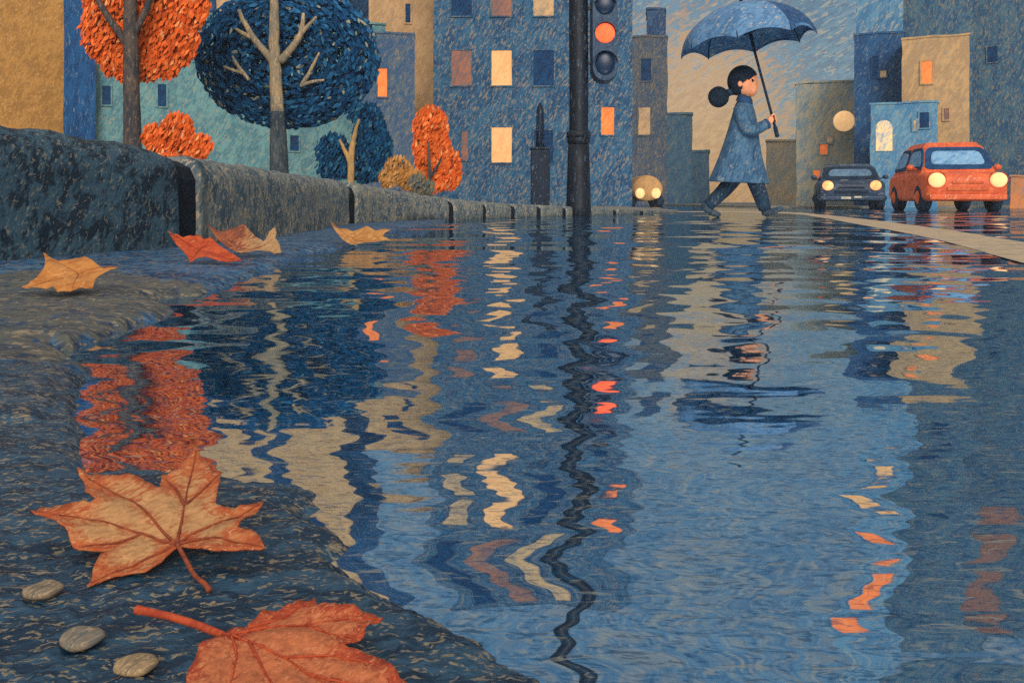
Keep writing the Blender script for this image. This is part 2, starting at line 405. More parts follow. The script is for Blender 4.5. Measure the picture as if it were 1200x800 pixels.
# ---------------------------------------------------------------- buildings
def building(name, label, cat, x0, x1, yt, d, depth, mat, wins=(), wmats=None, roof=None, top=None, face=1.0, seed=1):
    """front face at distance d; x0,x1,yt in photo pixels on that face; windows (px centre, py centre, w, h, kind)"""
    cxp = (x0 + x1) / 2; loc = Vector((X(cxp, d), d, 0)); yaw = -math.atan2(loc.x, d) * face
    r = thing(name, label, cat, loc, rz=yaw)
    def on(px):      # photo column -> (position along the front, distance)
        k = (px - 600) / F; a = (loc.x - k * d) / (k * math.sin(yaw) - math.cos(yaw)); return a, d + a * math.sin(yaw)
    a0, a1 = on(x0)[0], on(x1)[0]; zt = Z(yt, d); zb = -.02
    bm = bmesh.new(); vs = box(bm, a0, a1, 0, depth, zb, zt, cuts=14, jit=U(d) * 1.4, seed=seed)
    for v in vs: v.co.z = max(v.co.z, zb)
    obj('wall', bm, mat, r)
    bm = bmesh.new(); rt = U(d) * 2.5
    box(bm, a0 - rt * .4, a1 + rt * .4, -rt * .4, depth + rt * .4, zt + .004, zt + rt, cuts=10, jit=U(d) * 1.2, seed=seed + 5)
    obj('roof', bm, roof or mat, r)
    for (wx, wy, ww, wh, kind) in wins:
        wxm, dw = on(wx); wz = Z(wy, dw); a = abs(on(wx + ww / 2)[0] - on(wx - ww / 2)[0]) / 2; b = wh / 2 * U(dw); fr = U(d) * 1.6
        bm = bmesh.new()
        for q in ((-a - fr, -a, -b - fr, b + fr), (a, a + fr, -b - fr, b + fr), (-a, a, b, b + fr), (-a, a, -b - fr, -b)):
            box(bm, wxm + q[0], wxm + q[1], -.05, .06, wz + q[2], wz + q[3])
        f = obj('window', bm, mat, r)
        bm = bmesh.new(); box(bm, wxm - a - .002, wxm + a + .002, -.03, .05, wz - b - .002, wz + b + .002, cuts=4, jit=U(d) * 1.1, seed=wx + wy)
        obj('pane', bm, wmats[kind], f)
    return r, on

def wallmat(name, c1, c2, fl, d, ang=62, f=.10, st=3.2, **k): return crayon(name, c1, c2, fl, u=U(d) * .95, ang=ang, fl=f, st=st, fls=.8, rough=.9, spec=.1, **k)
dG = 30
E = 0.20                                            # lit window strength
def panes(d):
    u = U(d) * .8
    return {'lit': crayon('lit_pane', (222, 166, 112), (204, 150, 98), u=u, emit=E, mot=.3),
            'tan': crayon('dull_tan_pane', (188, 150, 108), (150, 126, 98), (110, 120, 128), u=u, emit=.12, fl=.1),
            'brown': crayon('brown_pane', (146, 96, 76), (110, 84, 80), (84, 96, 112), u=u, emit=.08, fl=.1),
            'orange': crayon('orange_lit_pane', (238, 128, 66), (222, 104, 52), u=u, emit=E, mot=.3),
            'dark': crayon('dark_pane', (20, 62, 102), (14, 44, 78), u=u, spec=.1, rough=.8)}
PG = panes(30)
m_tan_b = wallmat('tan_plaster', (176, 142, 104), (156, 124, 90), (104, 116, 128), 34, f=.03, g=1.22)
m_deep_tower = wallmat('dusk_blue_render', (30, 74, 116), (22, 56, 94), (110, 124, 130), 40, f=.12)
m_tan_dk = wallmat('ochre_plaster', (168, 122, 66), (142, 102, 56), (186, 150, 100), 30, f=.09, st=2.2, g=1.22)
m_blue_b = wallmat('blue_render', (52, 94, 124), (32, 68, 102), (144, 130, 110), 30, f=.16)
m_blue_deep = wallmat('deep_blue_render', (32, 82, 130), (22, 62, 106), (110, 130, 140), 29, f=.06, st=5, ang=84)
m_teal = wallmat('teal_render', (92, 132, 134), (66, 104, 116), (150, 138, 110), 22, f=.10, g=1.22)
m_greyblue = wallmat('grey_blue_render', (84, 98, 110), (54, 82, 114), (140, 124, 104), 28, f=.10)
m_grey = wallmat('grey_render', (92, 96, 100), (58, 80, 104), (150, 126, 98), 28, f=.12, ang=74)
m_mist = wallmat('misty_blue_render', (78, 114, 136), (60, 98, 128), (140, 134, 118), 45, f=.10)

building('ochre_building', 'plain ochre plaster house front at the far left edge behind the kerb wall', 'building', -260, 76, -120, 30, 1.6, m_tan_dk)
building('blue_pillar_house', 'narrow deep blue building strip between the ochre house and the orange tree', 'building', 75, 112, -160, 29, 1.0, m_blue_deep)
building('teal_building', 'wide teal rendered building behind the orange tree and the big blue tree', 'building', 100, 452, 20, 31, 3, m_teal,
         [(125, 112, 10, 22, 'dark'), (190, 112, 10, 26, 'dark'), (232, 60, 10, 24, 'dark'), (345, 168, 10, 18, 'dark')], PG)
building('deep_blue_tower', 'tall deep blue tower at the back behind the round blue tree', 'building', 236, 440, -330, 40, 4, m_deep_tower,
         [(420, -60, 14, 26, 'dark'), (321, -100, 12, 26, 'dark')], PG)
building('tan_tower', 'tall tan tower whose top shows between the round blue tree and the pale tan building', 'building', 334, 404, -230, 34, 4, m_tan_b,
         [(372, -30, 18, 26, 'dark'), (360, -120, 20, 28, 'dark')], PG, seed=2)
building('low_tan_tower', 'lower tan tower hidden behind the left half of the round blue tree', 'building', 254, 312, -100, 34, 4, m_tan_b,
         [(290, -40, 18, 26, 'dark')], PG, seed=6)
building('tan_building', 'pale tan building standing between the blue tree and the big blue apartment block', 'building', 432, 516, -68, 34, 4, m_tan_b,
         [(478, 16, 6, 22, 'dark'), (466, -28, 22, 34, 'dark')], PG)
building('grey_blue_house', 'small grey-blue house with one orange lit window beside the dark blue tree', 'building', 424, 486, 40, 28, 3, m_greyblue,
         [(448, 97, 11, 33, 'orange')], PG)
bw = []
rows = {3: 170, 2: 80, 1: -6, 0: -92, -1: -176}
kinds = {(541, 1): 'dark', (588, 1): 'brown', (637, 1): 'tan', (541, 2): 'brown', (588, 2): 'lit', (637, 2): 'dark', (588, 3): 'lit',
         (541, 0): 'tan', (588, 0): 'lit', (637, 0): 'dark', (541, -1): 'dark', (588, -1): 'brown', (637, -1): 'tan'}
for (cx_, rw), kd in kinds.items(): bw.append((cx_, rows[rw], 24, 41 if rw != 1 else 50, kd))
bw += [(712, 142, 15, 32, 'orange'), (545, 171, 7, 34, 'brown'), (712, -120, 18, 40, 'orange'), (708, 60, 14, 30, 'dark'), (712, -40, 16, 34, 'dark'), (637, 172, 22, 38, 'dark')]
building('apartment_block', 'big blue apartment block with rows of windows, two of them lit pale yellow', 'building', 508, 741, -212, 30, 5, m_blue_b, bw, PG)
building('grey_corner_building', 'grey building with a dull tan window right of the traffic light', 'building', 738, 782, 44, 44, 4, m_grey,
         [(755, 142, 14, 32, 'tan'), (757, 82, 12, 26, 'dark')], PG)
building('rooftop_block', 'dark blue rooftop block on the skyline above the grey corner building', 'building', 758, 780, 12, 50, 3, wallmat('roof_blue', (50, 84, 120), (36, 66, 104), (110, 120, 130), 49))
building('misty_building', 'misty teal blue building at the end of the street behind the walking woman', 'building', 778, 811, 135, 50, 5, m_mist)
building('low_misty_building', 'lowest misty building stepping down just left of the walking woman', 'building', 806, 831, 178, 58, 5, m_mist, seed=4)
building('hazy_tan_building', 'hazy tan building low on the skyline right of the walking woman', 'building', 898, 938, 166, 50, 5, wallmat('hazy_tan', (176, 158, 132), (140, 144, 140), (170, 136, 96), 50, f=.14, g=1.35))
PR = panes(26)
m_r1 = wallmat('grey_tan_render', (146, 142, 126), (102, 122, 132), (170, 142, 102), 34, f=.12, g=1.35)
building('grey_tan_building', 'grey-tan building with the round lamp, behind the dark blue car', 'building', 933, 1004, 97, 34, 4, m_r1,
         [(965, 175, 9, 11, 'orange'), (957, 204, 8, 9, 'orange'), (972, 164, 6, 8, 'tan')], PR, seed=8)
m_r2 = wallmat('slate_blue_render', (44, 84, 124), (34, 66, 106), (120, 128, 132), 32, f=.07)
building('slate_blue_building', 'slate blue building between the grey-tan building and the tan house', 'building', 1001, 1060, 40, 30, 1.2, m_r2,
         [(1026, 78, 7, 24, 'dark'), (1034, 87, 9, 8, 'tan')], PR)
building('added_reflection_tower', 'pale blue tower added to cast orange window reflections behind the slate blue building', 'building', 1003, 1058, -330, 31.6, 3,  # sky-coloured tower added for its window reflections in the water
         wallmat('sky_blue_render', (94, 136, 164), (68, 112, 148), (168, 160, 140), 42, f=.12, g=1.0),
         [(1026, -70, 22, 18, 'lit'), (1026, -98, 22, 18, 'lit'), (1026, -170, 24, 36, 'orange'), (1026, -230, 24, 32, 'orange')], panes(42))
m_r4 = wallmat('warm_tan_plaster', (172, 138, 98), (148, 120, 90), (120, 120, 116), 28, f=.06, g=1.22)
building('tan_house', 'tan plastered house with one orange window behind the orange car', 'building', 1057, 1136, 44, 28, 3, m_r4,
         [(1086, 85, 13, 26, 'orange'), (1109, 134, 6, 13, 'brown')], PR)
m_r3 = wallmat('light_blue_render', (100, 140, 160), (70, 116, 152), (170, 150, 116), 26, f=.08)
b3, on3 = building('light_blue_house', 'small light blue house with a glowing arched doorway behind the two cars', 'building', 1020, 1099, 122, 26, 2, m_r3,
         [(1083, 141, 11, 18, 'dark'), (1072, 147, 4, 12, 'tan')], PR)
# its arched glowing doorway: casing and lit panel
bm = bmesh.new(); ac, ad = on3(1036); u = U(ad)
pts = [(-9, -27), (9, -27)] + [(9 * math.cos(a), 9 * math.sin(a)) for a in np.linspace(0, math.pi, 9)]
vs = [bm.verts.new((ac + p[0] * u, -.03, Z(150, ad) + p[1] * u)) for p in pts]; bm.faces.new(vs)
ex = bmesh.ops.extrude_face_region(bm, geom=list(bm.faces)); [setattr(g.co, 'y', .05) for g in ex['geom'] if isinstance(g, bmesh.types.BMVert)]
obj('arched_doorway', bm, crayon('doorway_glow', (222, 178, 122), (150, 150, 140), (88, 120, 144), u=u * .8, emit=.35, fl=.14), b3)
m_r5 = wallmat('streaked_grey_blue_render', (72, 104, 122), (44, 80, 112), (146, 130, 106), 29, f=.14, ang=76)
building('grey_blue_tower', 'tall streaked grey-blue tower at the right edge behind the orange car', 'building', 1134, 1420, -320, 33, 6, m_r5,
         [(1156, -124, 36, 44, 'brown'), (1156, -190, 36, 44, 'brown'), (1154, -252, 36, 34, 'brown'), (1240, -60, 30, 40, 'dark'), (1300, -130, 30, 40, 'dark'), (1163, 64, 12, 18, 'dark')], PR)
building('upper_tower_wing', 'grey-blue tower wing rising directly above the tan house roof', 'building', 1056, 1140, -300, 34, 4, m_r5,
         [(1090, -30, 20, 30, 'dark'), (1090, -120, 20, 30, 'dark')], PR, seed=3)
building('orange_kiosk', 'low orange kiosk at the right edge behind the orange car', 'kiosk', 1184, 1216, 208, 24, 1.2, wallmat('kiosk_orange', (196, 120, 74), (160, 116, 84), (110, 124, 136), 24, f=.12))

# round lit lamp on its bracket on the grey-tan building
d = 33.0; lp = thing('wall_lamp', 'round glowing globe lamp above the roof of the dark blue car', 'lamp', (X(989, d), d, 0))
bm = bmesh.new(); ball(bm, (0, 0, Z(142, d)), 12 * U(d), 24, 16); obj('globe', bm, crayon('globe_glow', (240, 190, 134), (226, 176, 120), u=U(d), emit=.35, mot=.2), lp, smooth=True)
bm = bmesh.new(); tube(bm, [(0, .8, Z(140, d)), (0, .3, Z(142, d))], .06); obj('bracket', bm, m_grey, lp)

# ---------------------------------------------------------------- trees
def strokes_leaf(bm, p, axis, nrm_, L, W_, mi):
    s = axis.cross(nrm_).normalized() * W_; a = axis * L
    vs = [bm.verts.new(p - a), bm.verts.new(p - a * .2 + s), bm.verts.new(p + a * .5 + s * .8), bm.verts.new(p + a), bm.verts.new(p + a * .1 - s), bm.verts.new(p - a * .6 - s * .7)]
    f = bm.faces.new(vs); f.material_index = mi
def crown(lobes, d, base, n_per, mats, weights, mode='diag', depth=.55, back=.0, size=(4.2, 1.5), rnd=random):
    """lobes: (px, py, rx, ry) ; leaves fill the volume of each lobe, thicker towards its outside"""
    bm = bmesh.new(); u = U(d)
    for (px, py, rx, ry) in lobes:
        c = Vector((X(px, d) - base.x, back, Z(py, d))); rx_, rz_ = rx * u, ry * u; ry_ = min(rx_, rz_) * depth
        n = int(n_per * rx * ry * math.pi)
        for _ in range(n):
            q = Vector((rnd.gauss(0, 1), rnd.gauss(0, 1), rnd.gauss(0, 1))).normalized()
            rr = rnd.random() ** (1 / 4.5)
            p = Vector((q.x * rx_, q.y * ry_, q.z * rz_)) * rr
            if mode == 'diag': ax_ = Vector((.35 + rnd.gauss(0, .25), rnd.gauss(0, .4), 1))
            else:
                ax_ = Vector((-p.z / rz_, 0, p.x / rx_)) * 1.0 + Vector((rnd.gauss(0, .3), rnd.gauss(0, .35), rnd.gauss(0, .3)))
            ax_.normalize()
            nv = Vector((q.x * .5 + rnd.gauss(0, .22), (-1 if q.y < .4 else 1) + rnd.gauss(0, .2), q.z * .5 + rnd.gauss(0, .2))).normalized()
            mi = rnd.choices(range(len(mats)), weights)[0]
            k = rnd.uniform(.6, 1.25)
            strokes_leaf(bm, c + p, ax_, nv, size[0] * u * k, size[1] * u * k, mi)
    return bm
def limbs(bm, paths, d, base, yoff):
    for pts in paths:
        sp_ = smooth_path([(X(p[0], d) - base.x, yoff + (p[3] if len(p) > 3 else 0), Z(p[1], d), p[2] * U(d)) for p in pts], 5)
        sp_ = [q + np.array([noise.noise(Vector(q[:3]) * 7) * .6, 0, 0, 0]) * U(d) * 2 for q in sp_]
        tube(bm, [q[:3] for q in sp_], [q[3] for q in sp_], 9)
def leafmats(nm, cs, d, g=1.0): return [crayon(nm + '_leaf', c, tuple(int(x * .86) for x in c), u=U(d), g=g, rough=.95, spec=.05) for c in cs]

def tree(name, label, cat, d, px, trunk, mt, lobes, mats, weights, branches=(), mb=None, n_per=.10, mode='diag', back=.3, size=(4.2, 1.5), depth=.55, group=None):
    base = Vector((X(px, d), d, .03)); r = thing(name, label, cat, base, group)
    base0 = Vector((base.x, 0, 0))
    if trunk:
        bm = bmesh.new(); limbs(bm, [trunk], d, base0, 0); o = obj('trunk', bm, mt, r, smooth=True); o.location.z = -.03
    for bpath in branches:
        bm = bmesh.new(); limbs(bm, [bpath], d, base0, 0); o = obj('limb', bm, mb or mt, r, smooth=True); o.location.z = -.03
    bm = crown(lobes, d, base0, n_per, mats, weights, mode, depth, back, size); o = obj('crown', bm, mats, r); o.location.z = -.03
    return r
m_bark = crayon('dark_bark', (84, 72, 66), (50, 52, 60), (120, 102, 82), u=.012, ang=86, fl=.08, st=4)
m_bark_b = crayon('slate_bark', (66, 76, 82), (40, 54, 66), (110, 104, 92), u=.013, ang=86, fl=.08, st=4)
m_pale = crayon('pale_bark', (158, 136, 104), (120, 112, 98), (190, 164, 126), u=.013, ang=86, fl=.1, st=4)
ORG = leafmats('orange', [(218, 98, 44), (204, 84, 38), (230, 120, 62), (228, 152, 98)], 12, 1.12)
BLU = leafmats('blue', [(26, 80, 122), (22, 66, 108), (46, 104, 146), (140, 144, 130), (18, 54, 88)], 14)
GOL = leafmats('ochre', [(178, 124, 66), (160, 108, 58), (196, 146, 92)], 11)

tree('orange_tree', 'orange-leaved street tree with dark forked trunk at the far left', 'tree', 12, 155,
     [(155, 262, 12), (155, 168, 10.5), (154, 120, 9.5), (153, 50, 8.5), (152, -10, 7), (151, -70, 5)], m_bark,
     [(155, -10, 62, 52), (112, 28, 36, 42), (122, 62, 22, 26), (135, 74, 18, 20), (155, 60, 26, 32), (178, 66, 22, 22), (190, 40, 30, 36), (206, 0, 28, 32), (110, -30, 40, 40), (195, -50, 45, 50), (150, -80, 55, 50)],
     ORG, (5, 4, 2, .5), [[(149, 52, 4.5), (135, 32, 4.2), (120, 10, 3.6), (108, -12, 2.6)], [(158, 38, 4.2), (172, 10, 3.8), (182, -15, 2.5)]], n_per=.28, back=.42, size=(5, 1.9))
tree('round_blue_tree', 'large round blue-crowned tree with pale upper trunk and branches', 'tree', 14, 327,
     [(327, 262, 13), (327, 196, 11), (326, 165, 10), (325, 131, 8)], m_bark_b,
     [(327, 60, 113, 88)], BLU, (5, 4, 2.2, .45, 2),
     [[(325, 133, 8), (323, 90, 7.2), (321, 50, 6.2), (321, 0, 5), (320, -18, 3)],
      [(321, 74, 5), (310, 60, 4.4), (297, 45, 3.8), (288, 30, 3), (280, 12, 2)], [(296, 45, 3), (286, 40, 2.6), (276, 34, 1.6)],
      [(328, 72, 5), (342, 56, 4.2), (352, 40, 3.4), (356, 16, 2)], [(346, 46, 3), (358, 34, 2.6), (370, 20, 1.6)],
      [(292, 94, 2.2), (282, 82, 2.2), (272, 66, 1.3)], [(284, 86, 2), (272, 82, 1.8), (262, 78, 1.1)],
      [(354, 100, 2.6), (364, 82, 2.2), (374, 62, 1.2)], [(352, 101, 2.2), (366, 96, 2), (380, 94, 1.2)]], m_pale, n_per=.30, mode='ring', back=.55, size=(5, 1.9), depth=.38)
m_tanbark = crayon('tan_bark', (176, 138, 86), (140, 114, 80), u=.012, ang=86)
BL2 = leafmats('dark_blue', [(24, 76, 112), (22, 62, 100), (48, 100, 128), (16, 48, 80)], 13)
tree('small_blue_tree', 'small dark blue tree with a tan forked trunk beside the round blue tree', 'tree', 13, 411,
     [(411, 262, 4.5), (411, 208, 4.2), (412, 180, 3.8), (416, 158, 2.6), (421, 140, 1.4)], m_tanbark,
     [(430, 152, 20, 34), (426, 190, 30, 24), (444, 176, 14, 30), (386, 176, 20, 22), (392, 196, 26, 14), (415, 130, 12, 12)], BL2, (4, 3, 1.5, 2), [[(410, 190, 3), (405, 178, 2.6), (398, 164, 1.4)]], n_per=.34, back=.22, size=(4, 1.5))
tree('small_orange_tree', 'small two-lobed bright orange tree in front of the big blue block', 'tree', 12, 503,
     [(503, 250, 2.6), (503, 222, 2.4), (503, 190, 2), (502, 166, 1.2)], m_bark,
     [(503, 150, 22, 28), (508, 174, 20, 26), (494, 170, 13, 22), (505, 190, 22, 22), (524, 198, 17, 25), (508, 214, 16, 12)], ORG, (5, 3, 2.5, .6), [[(504, 208, 1.8), (514, 192, 1.4), (518, 184, 1)]], n_per=.36, back=.2, size=(4, 1.4))
tree('orange_bush', 'low rounded orange bush behind the kerb under the orange tree', 'bush', 10.5, 207,
     [(207, 262, 3), (207, 200, 2), (207, 175, 1.2)], m_bark,
     [(178, 160, 13, 14), (207, 154, 20, 22), (232, 172, 18, 15), (204, 178, 34, 16)], ORG, (5, 4, 1.5, .5), n_per=.34, back=.0, size=(4.4, 1.6))
tree('ochre_bush', 'low ochre bush behind the kerb left of the small orange tree', 'bush', 11, 468,
     [(468, 262, 2), (468, 222, 1.4)], m_bark,
     [(466, 200, 16, 17), (456, 208, 12, 12), (482, 210, 16, 13)], GOL, (4, 3, 2), n_per=.36, back=.0, size=(4, 1.4))
tree('grey_bush', 'small grey-green bush between the ochre bush and the small orange tree', 'bush', 10.6, 492,
     [(492, 258, 2), (492, 226, 1.2)], m_bark,
     [(490, 216, 12, 12), (500, 220, 10, 9)], leafmats('grey_green', [(104, 104, 92), (84, 92, 96), (128, 112, 88)], 11), (4, 3, 2), n_per=.36, back=.0, size=(3.6, 1.3))

# ---------------------------------------------------------------- traffic light and bollard
m_iron = crayon('dark_iron', (9, 24, 42), (5, 14, 28), (78, 94, 106), u=.010, ang=86, fl=.035, rough=.55, spec=.3, st=5)
d = 12; u = U(d); tl = thing('traffic_light', 'tall dark street pole carrying a traffic light showing red', 'traffic light', (X(678, d), d, .03))
zz = lambda py: Z(py, d) - .03
bm = bmesh.new(); sp_ = [(0, 0, -.02), (0, 0, .08), (0, 0, zz(200)), (0, 0, zz(170))]; tube(bm, sp_, [15.5 * u, 14.5 * u, 13.2 * u, 12.6 * u], 18); obj('base', bm, m_iron, tl, smooth=True)
bm = bmesh.new()
for (pz, r0) in ((158, 14.2), (165, 13.4)): tube(bm, [(0, 0, zz(pz + 3)), (0, 0, zz(pz - 3))], [r0 * u] * 2, 18)
obj('collar', bm, m_iron, tl, smooth=True)
bm = bmesh.new(); tube(bm, smooth_path([(0, 0, zz(168)), (0.004, 0, zz(100)), (-.002, 0, zz(20)), (.003, 0, zz(-120)), (0, 0, zz(-360))], 5), [11.2 * u] * 21, 16); obj('pole', bm, m_iron, tl, smooth=True)
m_house = crayon('signal_housing', (56, 78, 102), (34, 56, 84), (92, 108, 120), u=.010, ang=70, fl=.05, rough=.6)
hx = (708 - 678) * u
bm = bmesh.new()
prof = []
for cz, sg in ((zz(-14) - 15 * u, 1), (zz(98) + 16 * u, -1)):
    for a in np.linspace(0, math.pi, 9): prof.append((hx + 15.5 * u * math.cos(a if sg > 0 else a + math.pi), cz + 15.5 * u * math.sin(a if sg > 0 else a + math.pi)))
rings = [[(p[0], y, p[1]) for p in prof] for y in (-.10, -.02, .16)]
rings[0] = [(hx + (p[0] - hx) * .92, -.12, zz(42) + (p[1] - zz(42)) * .97) for p in prof]
loft(bm, rings); obj('signal_head', bm, m_house, tl, smooth=False)
bm = bmesh.new()
for pz in (10, 74): box(bm, 8 * u, 18 * u, -.03, .03, zz(pz) - .02, zz(pz) + .02)
obj('bracket', bm, m_iron, tl)
for pz, mt, nm in ((8, crayon('unlit_lens', (18, 46, 78), (12, 34, 60), u=.008, rough=.3), 'lens'),
               (41, crayon('red_lens', (240, 92, 52), (230, 80, 46), u=.01, emit=.75, mot=.15), 'lens'),
               (76, crayon('unlit_lens_low', (18, 46, 78), (12, 34, 60), u=.008, rough=.3), 'lens')):
    bm = bmesh.new(); ball(bm, (hx, -.125, zz(pz)), (11.5 * u, .035, 11.5 * u if pz != 76 else 13.5 * u), 24, 12); lens = obj(nm, bm, mt, tl, smooth=True)
    if pz == 41: lens['label'] = 'glowing red lens'
    bm = bmesh.new()
    ro = 13.2 * u if pz != 76 else 15 * u
    a0 = np.linspace(R(10), R(170), 13)
    loft(bm, [[(hx + ro * math.cos(a), y, zz(pz) + ro * math.sin(a)) for a in a0] + [(hx + (ro - .012) * math.cos(a), y, zz(pz) + (ro - .012) * math.sin(a)) for a in a0[::-1]] for y in (-.11, -.20)])
    obj('visor', bm, m_house, tl)
d = 12.4; u = U(d); bo = thing('bollard', 'short dark blue bollard with a thin pointed post left of the traffic light', 'bollard', (X(633, d), d, .03))
zz = lambda py: Z(py, d) - .03
m_bol = crayon('bollard_blue', (9, 32, 56), (6, 22, 42), (84, 108, 124), u=.010, ang=86, fl=.05, rough=.6, st=4)
bm = bmesh.new(); vs = box(bm, -11 * u, 11 * u, -11 * u, 11 * u, -.02, zz(176), bev=.02); obj('base', bm, m_bol, bo)
bm = bmesh.new(); tube(bm, [(0, 0, zz(177)), (0, 0, zz(150)), (0, 0, zz(128)), (0, 0, zz(121))], [5 * u, 4.6 * u, 4.2 * u, 1.5 * u], 12); obj('post', bm, m_bol, bo, smooth=True)
bm = bmesh.new(); box(bm, -12 * u, 12 * u, -12 * u, 12 * u, zz(176) + .003, zz(173), bev=.01); obj('cap', bm, m_bol, bo)

# ---------------------------------------------------------------- cars
def rrect(w, z0, z1, r, n=4):
    pts = []
    for (cx_, cz_, a0) in ((w - r, z1 - r, 0), (-w + r, z1 - r, 90), (-w + r, z0 + r, 180), (w - r, z0 + r, 270)):
        for k in range(n + 1):
            a = R(a0 + 90 * k / n); pts.append((cx_ + r * math.cos(a), cz_ + r * math.sin(a)))
    return pts
def panel(bm, q, inset, th=.02):
    """slightly rounded panel from four corners, shrunk by inset metres"""
    q = [Vector(p) for p in q]; c = sum(q, Vector()) / 4
    n = (q[1] - q[0]).cross(q[3] - q[0]).normalized()
    k = []
    for i in range(4):
        a, b, e = q[i - 1], q[i], q[(i + 1) % 4]
        u1 = (a - b).normalized(); u2 = (e - b).normalized()
        p = b + (u1 + u2) * inset
        rr = .09
        k += [p + u1 * rr, p + (u1 + u2) * rr * .3, p + u2 * rr]
    f = [bm.verts.new(p + n * th) for p in k]; g_ = [bm.verts.new(p - n * .05) for p in k]
    bm.faces.new(f); bm.faces.new(g_[::-1])
    for i in range(len(k)): bm.faces.new((f[i], f[(i + 1) % len(k)], g_[(i + 1) % len(k)], g_[i]))
def car(name, label, px, d, W_, L, Hb, Ht, rot, body, seal, glass, lamp, tyre, trim, belt_w=.93, roof_w=.72, plate=None, lamp_r=.15, lamp_x=.70, lamp_z=.6):
    r = thing(name, label, 'car', (X(px, d), d, 0.0), rz=R(rot))
    hw = W_ / 2; gnd = .20
    # lower body: rings from nose (y=0) to tail (y=L)
    st_ = [(0, .90, gnd + .10, Hb - .14, .12), (.05, .97, gnd + .03, Hb - .06, .13), (.18, 1, gnd, Hb - .02, .12), (.6, 1, gnd, Hb, .11), (L * .5, 1, gnd, Hb + .01, .11), (L - .5, 1, gnd, Hb, .11), (L - .12, .98, gnd + .02, Hb - .04, .12), (L, .9, gnd + .10, Hb - .14, .12)]
    bm = bmesh.new(); rings = []
    for (y, kw, z0, z1, rr) in [tuple(q) for q in smooth_path(st_, 3)]:
        rings.append([(p[0], y, p[1]) for p in rrect(hw * kw, z0, z1, rr)])
    loft(bm, rings)
    ed = [e for e in bm.edges if e.calc_length() > .25]; bmesh.ops.subdivide_edges(bm, edges=ed, cuts=4, use_grid_fill=True)
    for v in bm.verts: v.co += noise.noise_vector(v.co * 4) * .016
    obj('body', bm, body, r, smooth=True)
    # cabin
    bw, tw = hw * belt_w, hw * roof_w
    y0, y1, y2, y3 = .42, .85, L - .75, L - .22          # belt front, roof front, roof back, belt back
    zb, zt = Hb - .05, Ht
    bm = bmesh.new(); rings = []
    for k in np.linspace(0, 1, 7):
        kk = k if k < .84 else k
        w_ = bw + (tw - bw) * k; a = y0 + (y1 - y0) * k; b = y3 + (y2 - y3) * k; z = zb + (zt - zb) * k
        if k == 1: w_ -= .07; a += .07; b -= .07
        rings.append([(w_, a + .06, z), (w_ - .06, a, z), (-w_ + .06, a, z), (-w_, a + .06, z), (-w_, b - .06, z), (-w_ + .06, b, z), (w_ - .06, b, z), (w_, b - .06, z)])
    loft(bm, rings); 
    for v in bm.verts: v.co += noise.noise_vector(v.co * 4) * .010
    obj('cabin', bm, body, r, smooth=False)
    def cpt(s, k, f):   # corner on the cabin: side -1/1, height 0..1, front 1 / back 0
        w_ = bw + (tw - bw) * k; a = y0 + (y1 - y0) * k; b = y3 + (y2 - y3) * k; z = zb + (zt - zb) * k
        return (s * w_, a if f else b, z)
    lo, hi = .11, .88
    ql = [('windscreen', [cpt(-1, lo, 1), cpt(1, lo, 1), cpt(1, hi, 1), cpt(-1, hi, 1)]), ('rear_window', [cpt(1, lo, 0), cpt(-1, lo, 0), cpt(-1, hi, 0), cpt(1, hi, 0)])]
    for s in (-1, 1):
        A, B, C_, D_ = [Vector(p) for p in (cpt(s, lo, 0), cpt(s, lo, 1), cpt(s, hi, 1), cpt(s, hi, 0))]
        m0, m1 = A.lerp(B, .46), D_.lerp(C_, .46)
        for q in ([A, m0, m1, D_], [m0, B, C_, m1]): ql.append(('side_window', q if s < 0 else [q[1], q[0], q[3], q[2]]))
    for nm, q in ql:
        big = nm != 'side_window'
        bm = bmesh.new(); panel(bm, q, .035, .012); o = obj(nm, bm, seal, r)
        bm = bmesh.new(); panel(bm, q, 0.14 if big else .11, .022); obj('pane', bm, glass, o)
    # lamps
    for s in (-1, 1):
        bm = bmesh.new(); ball(bm, (s * hw * lamp_x, .0, lamp_z), (lamp_r * 1.05, .07, lamp_r * .95), 20, 12); o = obj('headlight', bm, lamp, r, smooth=True)
        bm = bmesh.new(); tube(bm, [(s * hw * lamp_x, .05, lamp_z), (s * hw * lamp_x, -.012, lamp_z)], [lamp_r * 1.16] * 2, 20, cap=False); obj('bezel', bm, body, o, smooth=False)
        bm = bmesh.new(); ball(bm, (s * (hw + .07), .80, Hb + .10), (.08, .05, .06), 12, 8); tube(bm, [(s * (bw - .05), .80, Hb + .04), (s * (hw + .05), .80, Hb + .09)], .018, 8); obj('door_mirror', bm, body, r, smooth=True)
        bm = bmesh.new(); box(bm, s * (hw - .012), s * (hw + .014), 1.5, 1.66, Hb - .18, Hb - .145); obj('door_handle', bm, trim, r)
        bm = bmesh.new(); ball(bm, (s * hw * .8, L - .01, .62), (.09, .03, .1), 12, 8); obj('tail_light', bm, lamp, r, smooth=True)
    bm = bmesh.new(); box(bm, -hw * .5, hw * .5, -.028, .05, gnd + .20, gnd + .27, bev=.01); box(bm, -hw * .38, hw * .38, -.024, .05, gnd + .33, gnd + .37, bev=.01); obj('grille', bm, trim, r)
    bm = bmesh.new(); box(bm, -hw * .93, hw * .93, -.05, .06, gnd + .02, gnd + .13, bev=.03); obj('bumper', bm, body, r)
    if plate:
        bm = bmesh.new(); box(bm, -.26, -.02, -.062, -.04, gnd + .05, gnd + .11); box(bm, .06, .24, -.062, -.04, gnd + .08, gnd + .125); obj('number_plate', bm, plate, r)
